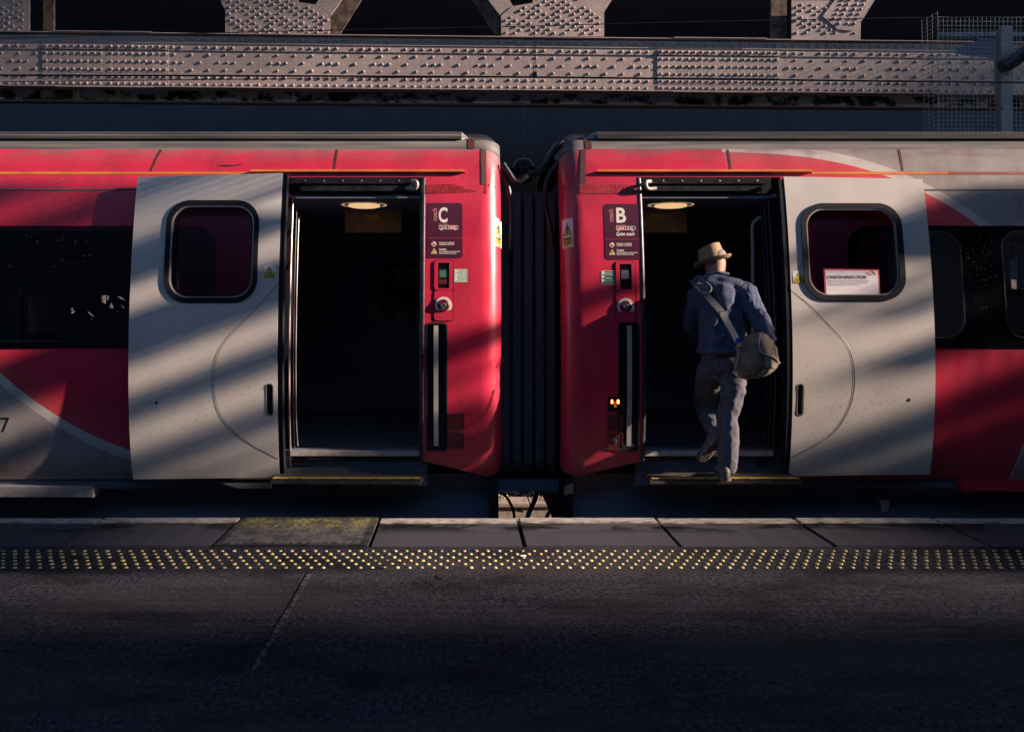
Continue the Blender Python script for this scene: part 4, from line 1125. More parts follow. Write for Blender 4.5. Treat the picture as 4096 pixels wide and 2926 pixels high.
for k in range(900): stone((rnd.uniform(-.6, 2.0), rnd.uniform(9.9, 10.82), -1.145 + rnd.random() * .03), rnd.uniform(.012, .035))
for k in range(500): stone((rnd.uniform(-.6, 2.2), rnd.uniform(11.3, 13.0), -1.14 + rnd.random() * .05), rnd.uniform(.015, .04))
for k in range(60): stone((rnd.choice((tx0 + .0, tx1 - .12)) + rnd.gauss(.05, .05), rnd.uniform(11.0, 11.25), -.95 + rnd.random() * .06), rnd.uniform(.008, .02))
o = obj('ballast', V, Fc, M['stone']); tag(o, 'loose pale ballast stones on the trackbed below the gap', 'ballast', kind='stuff')

for xp, lab in ((-4.75, 'sunlit stone pier glimpsed through the window of coach C'), (7.4, 'sunlit stone pier glimpsed through the window at the right edge')):
    pr = empty('stone_pier', (xp, 12.1, -1.15), lab, 'pier', 'stone piers behind the train')
    for k in range(7):
        z0_ = -1.15 + k * .42
        for h_ in range(2):
            x0_ = xp - .62 + h_ * .62 + (.12 if k % 2 else 0); box('stone_block', (x0_, 12.0 + .004 * ((k * 3 + h_) % 3), z0_), (x0_ + .612, 12.5, z0_ + .412), M['pier'], pr, .008)

# ------------------------------------------------------------------ riveted truss girder
YAW = .035
gird = empty('truss_girder', (0, 13.1, 0), 'cream painted riveted steel truss girder spanning above the train', 'girder')
gird['worldspace'] = 0; gird.rotation_euler = (0, 0, math.atan(YAW))
def G(px, py):
    rx = (px - CX) / F; t = 13.1 / (1 - YAW * rx)
    return (rx * t / math.cos(math.atan(YAW)), CAMZ - (py - CY) * t / F)
def gz(py): return CAMZ + (CY - py) * 13.05 / F
def gu(px): return G(px, 250)[0]
def gbox(name, u0, u1, w0, w1, z0, z1, m, par=gird):
    bm = bmesh.new(); box_bm(bm, (min(u0, u1), -max(w0, w1), min(z0, z1)), (max(u0, u1), -min(w0, w1), max(z0, z1)))
    return bm_obj(name, bm, M[m], par)
def gpoly(name, pts, w, th, m, ispx=True):
    P2 = [G(*p) for p in pts] if ispx else pts
    n = len(P2); V = [(u, -w, z) for u, z in P2] + [(u, -w + th, z) for u, z in P2]
    Fc = [tuple(range(n)), tuple(range(2 * n - 1, n - 1, -1))] + [(i, (i + 1) % n, (i + 1) % n + n, i + n) for i in range(n)]
    return obj(name, V, Fc, M[m], gird)
U0, U1 = -12, 14
gbox('web_plate', U0, U1, -.02, 0, gz(302), gz(211), 'girder')
gbox('top_flange', U0, U1, -.16, .098, gz(150), gz(147), 'girder')
gbox('angle_leg', U0, U1, -.02, .030, gz(184), gz(150.2), 'girder')
gbox('angle_leg', U0, U1, -.02, .016, gz(211), gz(184.2), 'girder')
gbox('angle_leg', U0, U1, -.02, .016, gz(331), gz(302.2), 'girder')
gbox('angle_leg', U0, U1, -.02, .030, gz(355), gz(331.2), 'girder')
gbox('bottom_flange', U0, U1, -.16, .060, gz(359), gz(355.2), 'girder')
for a, b in ((170, 676), (2628, 3118)):
    gbox('splice_plate', gu(a), gu(b), 0.0005, .014, gz(300), gz(213), 'girder')
    gbox('splice_plate', gu(a), gu(b), .0165, .030, gz(209.5), gz(190), 'girder')
    gbox('splice_plate', gu(a), gu(b), .0165, .030, gz(329), gz(304), 'girder')
    gbox('splice_plate', gu(a), gu(b), .0305, .042, gz(353), gz(333), 'girder')
    gbox('cover_strip', gu(a + 60), gu(b - 60), -.1, .110, gz(146.8), gz(144), 'girder')
    gbox('cover_strip', gu(a + 60), gu(b - 60), -.1, .070, gz(361.5), gz(359.2), 'girder')
# gussets, verticals and diagonals rising from the top flange
gus = {
 0: [(-80, -140), (122, -140), (122, 146), (-80, 146)],
 1: [(903, 146), (903, 45), (880, 0), (840, -80), (1195, -80), (1195, 12), (1264, 22), (1322, 62), (1322, 146)],
 2: [(2004, 148), (2004, 66), (2050, 28), (2130, 15), (2130, -80), (2335, -80), (2335, 0), (2415, 52), (2415, 150)],
 3: [(3163, 164), (3163, 5), (3325, 5), (3440, 85), (3438, 166)]}
for k, p in gus.items():
    if k != 3: p = [(a, b + (0 if b < 140 else -1)) for a, b in p]
    gpoly('gusset_plate', p, .03, .016, 'girder')
gpoly('diagonal', [(1264, 19), (1324, 60), (1424, -80), (1320, -80)], .012, .05, 'girder')
gpoly('diagonal', [(1322, 30), (1322, 144), (1350, 144), (1490, -80), (1424, -80)], -.06, .05, 'brownsteel')  # side face of the diagonal, its shade put into a darker material
gpoly('diagonal', [(1890, -80), (2004, 68), (2052, 26), (1990, -80)], .012, .05, 'girder')
gpoly('diagonal', [(1840, -80), (1992, 146), (2003, 146), (2003, 66), (1890, -80)], -.06, .05, 'brownsteel')  # side face again, shade given by the darker colour
gpoly('diagonal', [(2335, -2), (2415, 50), (2500, -80), (2335, -80)], .012, .05, 'girder')
gpoly('diagonal', [(3285, 70), (3345, -10), (3390, -80), (3545, -80), (3445, 82), (3402, 128), (3345, 122)], .050, .018, 'girder')
gpoly('vertical_post', [(160, -120), (202, -120), (202, 145), (160, 145)], -.10, .06, 'brownsteel')
gpoly('vertical_post', [(3095, -100), (3158, -100), (3158, 162), (3095, 160)], -.10, .06, 'brownsteel')
gbox('back_plate', U0, U1, -.40, -.38, gz(362), gz(150), 'under')
# rivets
def inside(p, poly, m=9):
    x, y = p; c = False; n = len(poly)
    for i in range(n):
        x1, y1 = poly[i]; x2, y2 = poly[(i + 1) % n]
        if (y1 > y) != (y2 > y) and x < (x2 - x1) * (y - y1) / (y2 - y1) + x1: c = not c
        L = math.hypot(x2 - x1, y2 - y1); t = max(0, min(1, ((x - x1) * (x2 - x1) + (y - y1) * (y2 - y1)) / L / L))
        if math.hypot(x - x1 - t * (x2 - x1), y - y1 - t * (y2 - y1)) < m: return False
    return c
rnd = random.Random(2); riv = []
def R_(px, pyref, w, big=0):
    px += rnd.uniform(-1.2, 1.2)
    if -30 < px < 4130: riv.append((big, (gu(px), -w + .001, gz(pyref + rnd.uniform(-.8, .8)))))
spl = [187 + 27.3 * k for k in range(9)] + [447 + 27.3 * k for k in range(9)]
spl2 = [2645 + 26.5 * k for k in range(9)] + [2894 + 26.5 * k for k in range(9)]
for x in spl + spl2:
    for py, w in ((198, .030), (225, .014), (256, .014), (287, .014), (317, .030), (345, .042)): R_(x, py, w, 2)
insp = lambda x: 160 < x < 690 or 2618 < x < 3128
for k in range(-1, 62):
    x = 6 + k * 69
    if not insp(x): R_(x, 226, .0, 2); R_(x + rnd.uniform(-2, 2), 287, .0, 2)
    x2 = x + 34 + (8 if k % 3 == 0 else 0)
    if not insp(x2): R_(x2, 257, .0, 2)
    if k % 3 == 0 and not insp(x2 + 33): R_(x2 + 33, 257, 0, 2)
    for q in (0, 36):
        if k % 3 != 1 or q == 0:
            if not insp(x + 30 + q): R_(x + 30 + q, 198, .016, 1); R_(x + 30 + q, 317, .016, 1)
for k in range(-1, 122):
    x = 4 + k * 34.4
    if not insp(x): R_(x, 346, .030, 1)
    R_(x, 168, .030, 0)
for k, p in gus.items():
    for r in range(14):
        for c_ in range(40):
            px = p[0][0] - 40 + c_ * 39 + (19 if r % 2 else 0); py = -28 + r * 12.5
            if (r * 7 + c_ * 3) % 5 == 0: continue
            if inside((px, py), p, 11) and py < 141:
                if k == 3 and inside((px, py), [(3275, 70), (3345, -20), (3560, -80), (3455, 82), (3402, 138), (3335, 130)], 0): continue
                u, z = G(px + rnd.uniform(-2, 2), py + rnd.uniform(-1.5, 1.5)); riv.append((2, (u, -.029, z)))
dg3 = [(3285, 70), (3345, -10), (3390, -80), (3545, -80), (3445, 82), (3402, 128), (3345, 122)]
for r in range(12):
    for c_ in range(4):
        px = 3322 + c_ * 27 + (8 if c_ > 1 else 0) - (r - 9) * 9; py = 118 - (10 - r) * 19
        if inside((px, py), dg3, 10): u, z = G(px, py); riv.append((2, (u, -.049, z)))
riv.sort(key=lambda q: -q[0])
rm = dome_mesh('rivet', .0225, .0195, M['girder'], 'Y', 9, .6)
# Matrix.Rotation(+90, X) turns +Z into -Y: the domes face the platform
scatter('rivet', rm, [p for _, p in riv], gird, M['girder'], 300, 'rivet_rows')

# rusty beam behind, below the girder
rb = empty('rusty_beam', (0, 13.4, 0), 'dark rusty beam with peeling pale paint just below the girder', 'beam'); rb['worldspace'] = 0; rb.rotation_euler = (0, 0, math.atan(YAW))
def gz2(py): return CAMZ + (CY - py) * 13.35 / F
gbox('beam_web', U0, U1, 0, .02, gz2(413), gz2(366), 'rust', rb)
gbox('beam_flange', U0, U1, -.1, .07, gz2(420), gz2(413.2), 'rustedge', rb)
for k, px in enumerate((330, 700, 1175, 1350, 1520, 1800, 2190, 2500, 2580, 2840, 3150)):
    gbox('stiffener', (px - CX) * 13.4 / F, (px - CX) * 13.4 / F + .03, .021, .06, gz2(412.8), gz2(367), 'rust', rb)

# ------------------------------------------------------------------ wires in front of the girder
def wire(name, pts, y, r, m, lab, cat='wire', group=None):
    o = tube(name, smooth_pts([gp(a, b, y) for a, b in pts], 10), r, M[m], None, 8); tag(o, lab, cat, group); return o
wire('catenary_wire', [(-200, 158), (903, 131), (1470, 118), (2136, 105), (2500, 94), (3072, 82), (3745, 70), (4400, 66)], 11.6, .006, 'twist', 'thin stranded overhead wire rising to the right above the girder')
wire('contact_wire', [(-200, 301), (700, 303), (1500, 306), (2048, 308), (2700, 315), (3400, 323), (4300, 333)], 11.6, .0125, 'wire', 'thick black overhead wire across the lower part of the girder')
wire('feeder_wire', [(-200, 331), (500, 322), (1000, 317), (1500, 312), (2000, 309.5), (2130, 309)], 11.62, .0055, 'wire', 'thin black wire just below the thick overhead wire, left half')
dr = empty('wire_dropper', gp(2136, 305, 11.58), 'thin black looped dropper linking the two overhead wires', 'wire')
tube('dropper_wire', [gp(2136, 104, 11.58), gp(2137, 160, 11.58), gp(2140, 180, 11.58)], .004, M['wire'], dr, 6)
tube('dropper_loop', smooth_pts([gp(2146, 160, 11.58), gp(2140, 180, 11.58), gp(2133, 205, 11.58), gp(2138, 225, 11.58), gp(2144, 205, 11.58), gp(2140, 180, 11.58)], 6), .004, M['wire'], dr, 6)
tube('dropper_wire', [gp(2139, 225, 11.58), gp(2134, 260, 11.58), gp(2133, 298, 11.58)], .004, M['wire'], dr, 6)
tube('dropper_wire', [gp(2139, 225, 11.58), gp(2143, 260, 11.58), gp(2144, 298, 11.58)], .004, M['wire'], dr, 6)
box('dropper_clamp', gp(2131, 308, 11.56), gp(2147, 290, 11.60), M['wire'], dr)

# ------------------------------------------------------------------ wire mesh guard and post at right
mg = empty('mesh_guard', gp(3750, 560, 12.2), 'galvanised wire mesh guard panel in front of the girder at right', 'mesh guard')
yF = 12.2
def mp(px, py): return gp(px, py, yF)
V, Fc = [], []
def addt(a, b, r):
    v, f = tube_geo([a, b], r, 5); n = len(V); V.extend(v); Fc.extend(tuple(i + n for i in q) for q in f)
for k in range(24):
    px = 3756 + 17.2 * k; addt(mp(px, 68), mp(px, 600), .003)
for k in range(31):
    py = 68 + 17.2 * k; addt(mp(3750, py), mp(4200, py + 3), .003)
obj('wire_mesh', V, Fc, M['meshwire'], mg)
V, Fc = [], []
for k in range(4):
    d = .24 * k / 3; p = gp(3750, 45, yF); q = gp(3750, 600, yF)
    addt((p[0] - .01 * k, yF + d * 1.5, p[2]), (q[0] + .02, yF + d * 1.5, q[2]), .003)
for k in range(33):
    p = gp(3750, 50 + 17.2 * k, yF); addt(p, (p[0] - .005, yF + .36, p[2]), .003)
obj('side_mesh', V, Fc, M['meshwire'], mg)
a = mp(3755, 132); b = mp(4200, 126)
box('mesh_rail', (a[0], yF + .02, a[2] - .045), (b[0], yF + .04, a[2] + .02), M['galv'], mg)
ps = empty('steel_post', gp(4028, 560, 12.0), 'flat grey galvanised steel post standing before the mesh guard', 'post')
a, b = gp(4003, 600, 12.0), gp(4053, 105, 12.0)
box('post_face', (a[0], 12.0, a[2]), (b[0], 12.03, b[2]), M['galv'], ps, .006)
box('post_web', (a[0] + .02, 12.031, a[2]), (a[0] + .05, 12.14, b[2] - .02), M['galv'], ps)
for (px, py) in ((4030, 294), (4010, 434)):
    c = gp(px, py, 11.998); lathe('bolt_hole', [(.018, 0), (.018, .006), (.010, .008)], Matrix.Translation(c) @ Matrix.Rotation(R(90), 4, 'X'), M['black'], ps, 8)
sb = [(3800, 210), (4002, 118), (4002, 372), (3975, 372), (3975, 235), (3860, 222)]
o = empty('dark_sheet', gp(3900, 300, 12.08), 'dark sloping sheet behind the mesh beside the post', 'plate')  # dark sloping sheet below the diagonal line, beside the post
n = len(sb); V = [gp(x, y, 12.25) for x, y in sb] + [gp(x, y, 12.28) for x, y in sb]
obj('plate_sheet', V, [tuple(range(n)), tuple(range(2 * n - 1, n - 1, -1))] + [(i, (i + 1) % n, (i + 1) % n + n, i + n) for i in range(n)], M['under'], o)
cd = empty('conduit', gp(4080, 270, 11.8), 'black corrugated conduit pipe at the right edge beside the post', 'pipe')
pts = smooth_pts([gp(4002, 268, 11.85), gp(4045, 252, 11.85), gp(4080, 225, 11.85), (*gp(4110, 205, 11.85)[:2], gp(4110, 205, 11.85)[2]), gp(4170, 180, 11.85)], 10)
V, Fc = tube_geo(pts, [.075 + (.012 if i % 2 else 0) for i in range(len(pts))], 14)
obj('conduit_tube', V, Fc, M['steel_dark'], cd, 30)

# ------------------------------------------------------------------ the man boarding
def ellip_chain(nodes, step=.018):
    """nodes: (position, (rx, ry, rz)); returns the ellipsoids between them"""
    out = []
    for (a, ra), (b, rb_) in zip(nodes, nodes[1:]):
        a, b = Vector(a), Vector(b); n = max(2, int((b - a).length / step))
        for k in range(n + 1):
            t = k / n; out.append((a.lerp(b, t), tuple(p + (q - p) * t for p, q in zip(ra, rb_))))
    return out
def blob(name, ells, voxel, material, parent, smooth_it=6, fold=None, fold_scale=9.0, stretch=(1, 1, 1)):
    bm = bmesh.new()
    for c, r in ells:
        bmesh.ops.create_icosphere(bm, subdivisions=2, radius=1, matrix=Matrix.Translation(c) @ Matrix.Diagonal((*r, 1)))
    me = bpy.data.meshes.new(name); bm.to_mesh(me); bm.free()
    o = bpy.data.objects.new('tmp', me); COL.objects.link(o)
    rmod = o.modifiers.new('r', 'REMESH'); rmod.mode = 'VOXEL'; rmod.voxel_size = voxel
    sm = o.modifiers.new('s', 'SMOOTH'); sm.iterations = smooth_it; sm.factor = .5
    dg = bpy.context.evaluated_depsgraph_get(); dg.update()
    me2 = bpy.data.meshes.new_from_object(o.evaluated_get(dg)); bpy.data.objects.remove(o)
    if fold:
        nn = [v.normal.copy() for v in me2.vertices]
        for v, nrm in zip(me2.vertices, nn):
            p = Vector((v.co.x * stretch[0], v.co.y * stretch[1], v.co.z * stretch[2])) * fold_scale
            a = noise.noise(p); b_ = noise.noise(p * 2.3 + Vector((7, 3, 1)))
            f = (1 - min(abs(a) * 3.2, 1.4)) * .75 + (.35 - min(abs(b_) * 2.5, .9)) * .5          # ridged folds
            v.co += nrm * fold * f
    me2.name = name; me2.shade_smooth()
    me2.materials.clear(); me2.materials.append(material)
    return link(name, me2, parent)
man = empty('person', gp(2905, 1925, 6.2), 'man in straw hat, blue hoodie and jeans stepping up into coach B', 'person')
q = lambda px, py, y: gp(px, py, y - .15 - (px - 2890) * .00175 * .36)
def rr(a, b=None, c=None): return (a, b or a, c or b or a)
headp = q(2860, 1058, 6.56)
# body: head, neck, trunk, limbs and hands as one surface, mostly under the clothes
bodye = []
bodye += ellip_chain([(headp, (.078, .098, .115)), (q(2862, 1085, 6.53), (.066, .08, .07)), (q(2866, 1115, 6.50), rr(.055)), (q(2878, 1170, 6.46), (.15, .09, .06)), (q(2885, 1260, 6.40), (.14, .10, .1)), (q(2885, 1400, 6.36), (.13, .10, .1)), (q(2885, 1480, 6.35), (.14, .10, .08))])
bodye += ellip_chain([(q(2985, 1172, 6.43), rr(.055)), (q(3042, 1280, 6.36), rr(.042)), (q(3078, 1360, 6.28), rr(.030))])
bodye += ellip_chain([(q(3078, 1360, 6.28), rr(.028)), (q(3082, 1384, 6.25), (.022, .042, .04)), (q(3080, 1400, 6.23), (.018, .038, .03))], .01)
for k, dy in enumerate((-.030, -.011, .008, .026)):
    b0 = Vector(q(3080, 1402, 6.23)) + Vector((0, dy, 0)); L = (.055, .065, .060, .048)[k]
    bodye += ellip_chain([(b0, rr(.0095)), (b0 + Vector((-.012, 0, -L * .6)), rr(.009)), (b0 + Vector((-.036, 0, -L * .85)), rr(.008))], .006)
b0 = Vector(q(3080, 1390, 6.23)); bodye += ellip_chain([(b0 + Vector((0, -.03, 0)), rr(.011)), (b0 + Vector((-.022, -.052, -.026)), rr(.010)), (b0 + Vector((-.042, -.05, -.05)), rr(.009))], .006)
bodye += ellip_chain([(q(2790, 1190, 6.46), rr(.055)), (q(2768, 1297, 6.56), rr(.042)), (q(2785, 1372, 6.76), rr(.030)), (q(2787, 1380, 6.80), (.02, .042, .03))])
for k, dz in enumerate((-.028, -.009, .010, .028)):
    b0 = Vector(q(2787, 1380, 6.82)) + Vector((0, 0, dz)); bodye += ellip_chain([(b0, rr(.0095)), (b0 + Vector((.004, .045, 0)), rr(.009)), (b0 + Vector((.022, .07, 0)), rr(.008))], .006)
bodye += ellip_chain([(q(2935, 1490, 6.34), rr(.085)), (q(2908, 1665, 6.28), rr(.055)), (q(2910, 1860, 6.26), rr(.04))])
bodye += ellip_chain([(q(2845, 1490, 6.40), rr(.085)), (q(2822, 1625, 6.66), rr(.055)), (q(2866, 1735, 6.34), rr(.04))])
# ear and jaw
ear = Vector(q(2893, 1068, 6.56)); bodye += [(ear, (.012, .022, .032)), (ear + Vector((0, .01, -.02)), (.010, .014, .018))]
bodye += [(Vector(headp) + Vector((0, .075, -.05)), (.05, .04, .05)), (Vector(headp) + Vector((0, .115, -.02)), (.014, .02, .02))]
blob('body', bodye, .009, M['skin'], man, 4)
# close cropped hair round the back of the head
blob('hair', [(Vector(headp) + Vector((0, -.002, .062)), (.081, .100, .066))], .01, M['hair'], man, 3)
# jeans
je = ellip_chain([(q(2890, 1400, 6.37), (.145, .105, .08)), (q(2888, 1475, 6.35), (.150, .112, .09))])
je += ellip_chain([(q(2930, 1490, 6.34), (.098, .10, .1)), (q(2934, 1560, 6.30), (.082, .09, .09)), (q(2908, 1665, 6.28), (.073, .080, .07)), (q(2914, 1760, 6.27), (.070, .075, .07)), (q(2908, 1880, 6.26), (.064, .073, .03))])
jr = je
je2 = ellip_chain([(q(2845, 1490, 6.40), (.105, .11, .1)), (q(2828, 1560, 6.55), (.09, .09, .09)), (q(2818, 1622, 6.66), (.075, .08, .07)), (q(2836, 1670, 6.52), (.07, .075, .07)), (q(2862, 1728, 6.36), (.056, .062, .05))])
blob('jeans', je + je2, .0075, M['denim'], man, 6, .0065, 11.0, (.9, .8, 1.2))
# hoodie: trunk, sleeves, hem and the hood lying on the back
ho = ellip_chain([(q(2872, 1135, 6.47), (.085, .085, .05)), (q(2884, 1185, 6.45), (.170, .11, .07)), (q(2890, 1260, 6.40), (.165, .130, .1)), (q(2892, 1340, 6.37), (.158, .130, .1)), (q(2890, 1400, 6.355), (.160, .128, .04))])
ho += ellip_chain([(q(2978, 1172, 6.43), (.085, .085, .08)), (q(3042, 1280, 6.36), (.066, .070, .07)), (q(3076, 1352, 6.29), (.048, .05, .04))])
ho += ellip_chain([(q(2795, 1190, 6.46), (.080, .085, .08)), (q(2768, 1295, 6.56), (.062, .07, .07)), (q(2785, 1365, 6.74), (.046, .05, .04))])
blob('hoodie', ho, .0075, M['hoodie'], man, 5, .013, 9.5, (1.5, 1.0, .62))
hd = ellip_chain([(q(2800, 1120, 6.44), (.05, .06, .035)), (q(2850, 1118, 6.38), (.07, .05, .035)), (q(2905, 1125, 6.37), (.07, .055, .04)), (q(2945, 1135, 6.42), (.05, .06, .04))])
hd += ellip_chain([(q(2850, 1135, 6.35), (.075, .04, .05)), (q(2895, 1165, 6.315), (.085, .04, .055)), (q(2905, 1200, 6.30), (.055, .028, .05)), (q(2905, 1222, 6.29), (.03, .018, .03))])
blob('hood', hd, .009, M['hoodie'], man, 4, .008, 9.0)
blob('collar', ellip_chain([(q(2835, 1100, 6.43), (.03, .03, .018)), (q(2880, 1092, 6.42), (.04, .03, .014)), (q(2905, 1095, 6.46), (.025, .03, .014))]), .007, M['hoodie'], man, 3)
blob('hem_band', [(Vector(q(2890, 1402, 6.355)) + Vector((.162 * math.cos(a_), .130 * math.sin(a_), 0)), (.015, .012, .022)) for a_ in [2 * math.pi * k / 60 for k in range(60)]], .007, M['hoodie'], man, 2)
for (hx_, hy_, hd_) in ((2905, 1455, 6.225), (2850, 1452, 6.24)):
    ribbon_p = [q(hx_ - 22, hy_ - 18, hd_), q(hx_ + 22, hy_ - 18, hd_), q(hx_ + 20, hy_ + 18, hd_ - .004), q(hx_, hy_ + 30, hd_ - .004), q(hx_ - 20, hy_ + 18, hd_ - .004)]
    obj('back_pocket', ribbon_p + [(a_, b_ + .012, c_) for a_, b_, c_ in ribbon_p], [(0, 1, 2, 3, 4), (9, 8, 7, 6, 5)] + [(i, (i + 1) % 5, (i + 1) % 5 + 5, i + 5) for i in range(5)], M['denim'], man)
# shoes
def shoe(name, heel, fwd, nrm, parent, sole_detail):
    """fwd: heel to toe, nrm: the way the sole faces"""
    f = Vector(fwd).normalized(); nz = -(Vector(nrm) - f * Vector(nrm).dot(f)).normalized(); sx = f.cross(nz)
    Mx = Matrix(((sx.x, f.x, nz.x, heel[0]), (sx.y, f.y, nz.y, heel[1]), (sx.z, f.z, nz.z, heel[2]), (0, 0, 0, 1)))
    prof = [(0, .022), (.01, .034), (.05, .038), (.10, .036), (.15, .042), (.20, .050), (.245, .046), (.275, .030), (.29, .010)]
    outl = [(w, y) for y, w in prof] + [(-w * .92, y) for y, w in reversed(prof)]
    e = []
    for y, w in prof[1:-1]:
        h = .085 if y < .08 else .085 - (y - .08) * .22
        e.append((Vector((0, y, .018 + h * .35)), (w * .95, .03, h * .62)))
    e += ellip_chain([(Vector((0, .045, .05)), (.036, .045, .04)), (Vector((0, .055, .095)), (.036, .045, .02))])
    o = blob(name, [(Mx @ c, r) for c, r in e] if False else e, .008, M['shoe'], None, 3)
    o.data.transform(Mx); o.parent = parent; o.location = -parent.location
    n = len(outl); V = [Mx @ Vector((x, y, .020)) for x, y in outl] + [Mx @ Vector((x * 1.04, y, .004)) for x, y in outl] + [Mx @ Vector((x * .96, y, 0)) for x, y in outl]
    Fc = [tuple(range(n)), tuple(range(3 * n - 1, 2 * n - 1, -1))] + [(i + k * n, (i + 1) % n + k * n, (i + 1) % n + (k + 1) * n, i + (k + 1) * n) for k in (0, 1) for i in range(n)]
    so = obj('sole', V, Fc, M['sole'], o, 40)
    if sole_detail:
        bm = bmesh.new()
        for iy in range(11):
            y = .018 + iy * .025; w = np.interp(y, [p[0] for p in prof], [p[1] for p in prof]) - .008
            for x in (-w * .75, 0, w * .75):
                box_bm(bm, (x - w * .28, y - .009, -.005), (x + w * .28, y + .007, .001))
        bm.transform(Mx); t_ = bm_obj('tread', bm, M['sole'], o)
    return o
shoe('shoe', (*gp(2905, 1922, 6.03)[:2], .2465), (.10, 1, .0), (0, 0, -1), man, False)
hl_ = Vector(q(2884, 1748, 6.235)); to_ = Vector(q(2790, 1868, 6.40))
shoe('shoe', hl_, to_ - hl_, (.35, -1, -.25), man, True)
# hat: straw trilby with dark band
Mh = Matrix.Translation(Vector(q(2850, 1046, 6.555))) @ Matrix.Rotation(R(-13), 4, 'Y') @ Matrix.Rotation(R(-8), 4, 'X')
hat = bpy.data.objects.new('hat', None)
def lathe_shape(fn, na, nb, Mx):
    V, Fc = [], []
    for i in range(nb):
        for k in range(na): V.append(fn(i / (nb - 1), 2 * math.pi * k / na))
    for i in range(nb - 1):
        for k in range(na):
            k2 = (k + 1) % na; Fc.append((i * na + k, i * na + k2, (i + 1) * na + k2, (i + 1) * na + k))
    return V, Fc
def crown(t, a):
    # t 0 base .. .8 top edge .. 1 centre dent
    if t < .75:
        k = t / .75; r = .094 - .014 * k; h = .105 * k
    else:
        k = (t - .75) / .25; r = .080 * (1 - k) + .001; h = .105 + .010 * math.sin(min(k * 2, 1) * 1.57) - .030 * k
    x, y = r * math.cos(a), r * 1.16 * math.sin(a)
    hh = h + (.022 * (-math.sin(a) * .4 + .15 + .3 * math.cos(a)) * min(t / .75, 1))
    return (x, y, hh)
V, Fc = lathe_shape(crown, 36, 16, Mh)
def put_hat(name, V, Fc, m, par, sm=60):
    me = bpy.data.meshes.new(name); me.from_pydata(V, [], Fc); finish(me, sm)
    o = bpy.data.objects.new(name, me); COL.objects.link(o); me.materials.append(M[m]); o.parent = par
    return o
bpy.data.objects.remove(hat)
hat = put_hat('hat', V, Fc, 'straw', man); hat.matrix_local = Matrix.Translation(-man.location) @ Mh
def brim(t, a):
    tt = t if t <= .5 else 1 - t
    k = tt * 2; r = .092 + .046 * k
    z = -.004 + (-.012 * k) + .026 * k * k * (.55 + .45 * math.cos(2 * a)) + (.024 * k if math.sin(a) < 0 else -.008 * k) * abs(math.sin(a))
    return (r * math.cos(a), r * 1.14 * math.sin(a), z - (.004 if t > .5 else 0))
V, Fc = lathe_shape(brim, 40, 13, Mh); put_hat('brim', V, Fc, 'straw', hat)
V, Fc = lathe_shape(lambda t, a: ((.0965 - .003 * t) * math.cos(a), (.0965 - .003 * t) * 1.16 * math.sin(a), .002 + .020 * t), 36, 3, Mh); put_hat('hat_band', V, Fc, 'black', hat)
# spectacles arm by the ear
tube('glasses', smooth_pts([q(2890, 1060, 6.56), q(2899, 1058, 6.62), q(2902, 1066, 6.68), q(2898, 1078, 6.70)], 5), .003, M['steel_dark'], man, 6)

# ------------------------------------------------------------------ shoulder bag
bag = empty('shoulder_bag', q(3020, 1510, 6.2), 'khaki canvas messenger bag with webbing strap across the man in the hat', 'bag')
be = []
for (px, py, y, a, b_, c_) in ((2985, 1395, 6.20, .075, .06, .07), (3040, 1375, 6.18, .085, .065, .065), (3075, 1405, 6.20, .06, .07, .07), (2975, 1450, 6.19, .075, .065, .08), (3035, 1440, 6.17, .10, .075, .09), (3085, 1440, 6.20, .05, .07, .07), (2985, 1490, 6.20, .06, .055, .045), (3035, 1478, 6.19, .08, .065, .05)):
    be.append((Vector(q(px, py, y)), (a, b_, c_)))
blob('bag_body', be, .010, M['canvas'], bag, 5, .006, 9)
def sheet(name, pts_grid, m, parent, th=.006):
    nu, nv = len(pts_grid), len(pts_grid[0]); V = [Vector(p) for r_ in pts_grid for p in r_]; N = len(V)
    V += [v + Vector((0, th, 0)) for v in V]; Fc = []
    for i in range(nu - 1):
        for j in range(nv - 1):
            a = i * nv + j; Fc += [(a, a + 1, a + nv + 1, a + nv), (a + N, a + nv + N, a + nv + 1 + N, a + 1 + N)]
    bd = [i for i in range(nv)] + [i * nv + nv - 1 for i in range(1, nu)] + [(nu - 1) * nv + j for j in range(nv - 2, -1, -1)] + [i * nv for i in range(nu - 2, 0, -1)]
    for i in range(len(bd)): a, b_ = bd[i], bd[(i + 1) % len(bd)]; Fc.append((a, b_, b_ + N, a + N))
    return obj(name, V, Fc, M[m], parent, 60)
# flap curling over the right-hand end
def curve_rows(rows, n=6):
    rows = [smooth_pts(r_, n) for r_ in rows]
    cols = list(zip(*rows)); out = [smooth_pts(list(c_), 5) for c_ in cols]; return out
fl = curve_rows([[q(2968, 1348, 6.16), q(3010, 1334, 6.105), q(3045, 1328, 6.11), q(3075, 1345, 6.16), q(3096, 1372, 6.24)],
                 [q(3030, 1375, 6.085), q(3048, 1368, 6.075), q(3070, 1372, 6.10), q(3094, 1392, 6.16), q(3108, 1415, 6.24)],
                 [q(3040, 1402, 6.08), q(3062, 1408, 6.07), q(3085, 1416, 6.10), q(3104, 1428, 6.16), q(3114, 1440, 6.24)],
                 [q(3060, 1416, 6.085), q(3080, 1420, 6.085), q(3100, 1430, 6.115), q(3112, 1442, 6.17), q(3118, 1450, 6.24)]])
sheet('flap', fl, 'canvas', bag)
tube('flap_piping', smooth_pts([q(3040, 1336, 6.095), q(3036, 1372, 6.075), q(3042, 1402, 6.07), q(3066, 1418, 6.075), q(3100, 1432, 6.105), q(3119, 1452, 6.20)], 6), .005, M['webbing'], bag, 6)
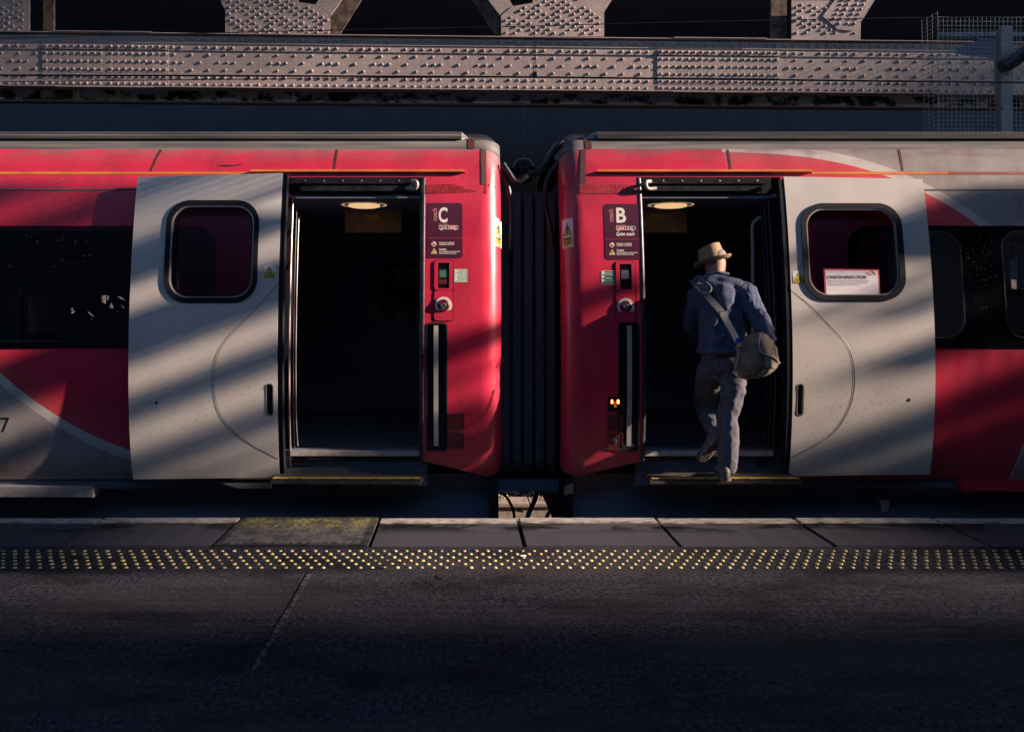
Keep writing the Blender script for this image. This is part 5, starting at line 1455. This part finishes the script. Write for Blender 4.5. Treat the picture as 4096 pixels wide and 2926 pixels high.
pk = curve_rows([[q(3058, 1424, 6.10), q(3085, 1432, 6.09), q(3108, 1450, 6.17)], [q(3064, 1456, 6.10), q(3088, 1458, 6.095), q(3106, 1466, 6.17)], [q(3062, 1470, 6.105), q(3088, 1470, 6.10), q(3104, 1474, 6.17)]])
sheet('pocket', pk, 'canvas', bag)
bt = curve_rows([[q(3050, 1478, 6.11), q(3080, 1474, 6.105), q(3104, 1474, 6.17)], [q(3030, 1498, 6.12), q(3066, 1494, 6.115), q(3092, 1486, 6.17)], [q(2985, 1512, 6.15), q(3036, 1511, 6.14), q(3074, 1498, 6.17)]])
sheet('base_panel', bt, 'canvas', bag)
tube('side_seam', smooth_pts([q(2955, 1395, 6.12), q(2952, 1425, 6.115), q(2946, 1455, 6.12), q(2943, 1478, 6.13)], 5), .004, M['webbing'], bag, 6)
def ribbon(name, pts, w, m, parent, th=.004, facing=Vector((0, -1, 0))):
    pts = smooth_pts(pts, 8); g_ = []
    for i, p in enumerate(pts):
        t = (pts[min(i + 1, len(pts) - 1)] - pts[max(i - 1, 0)]).normalized(); sd = t.cross(facing).normalized()
        g_.append([p - sd * w / 2, p + sd * w / 2])
    return sheet(name, g_, m, parent, th)
ribbon('strap', [q(2775, 1128, 6.40), q(2800, 1152, 6.30), q(2835, 1190, 6.245), q(2868, 1225, 6.225), q(2888, 1250, 6.215)], .043, 'webbing', bag)
ribbon('strap', [q(2884, 1240, 6.21), q(2902, 1275, 6.205), q(2922, 1310, 6.195), q(2942, 1345, 6.17), q(2952, 1368, 6.15)], .040, 'webbing', bag)
box('strap_slider', q(2881, 1252, 6.205), q(2898, 1240, 6.215), M['alu'], bag, .002)
pd = [q(2782, 1138, 6.355), q(2802, 1128, 6.33), q(2812, 1120, 6.34)]
ribbon('shoulder_pad', [q(2776, 1118, 6.42), q(2795, 1136, 6.325), q(2815, 1158, 6.265), q(2833, 1176, 6.235)], .082, 'black', bag, .014)
rim = [q(2775, 1138, 6.315), q(2792, 1156, 6.262), q(2815, 1170, 6.222), q(2838, 1168, 6.212), q(2846, 1150, 6.232), q(2828, 1130, 6.29), q(2805, 1116, 6.37)]
tube('pad_piping', smooth_pts(rim, 6), .004, M['padgrey'], bag, 6)
for k in range(5):
    a = q(2788 + k * 8, 1141 - 2 + k * 3, 6.268 - k * .010 + .02); b_ = q(2796 + k * 8, 1128 - 2 + k * 3, 6.285 - k * .010 + .02)
    tube('pad_stitch', [a, b_], .0016, M['padgrey'], bag, 5)
rib = [(2950, 1360), (2962, 1352), (2972, 1358), (2964, 1368), (2980, 1354), (2950, 1366), (2944, 1372)]
blob('ribbon_knot', [(Vector(q(2953, 1359, 6.12)), (.022, .014, .018)), (Vector(q(2972, 1354, 6.12)), (.022, .008, .008)), (Vector(q(2940, 1376, 6.12)), (.016, .008, .010))], .006, M['blueribbon'], bag, 2)
sheet('key_tag', curve_rows([[q(2949, 1370, 6.12), q(2960, 1368, 6.12), q(2970, 1382, 6.125)], [q(2948, 1386, 6.12), q(2960, 1386, 6.115), q(2974, 1386, 6.125)]]), 'padgrey', bag, .003)

print('RIVETS', len(riv), 'BLISTERS', len(places))
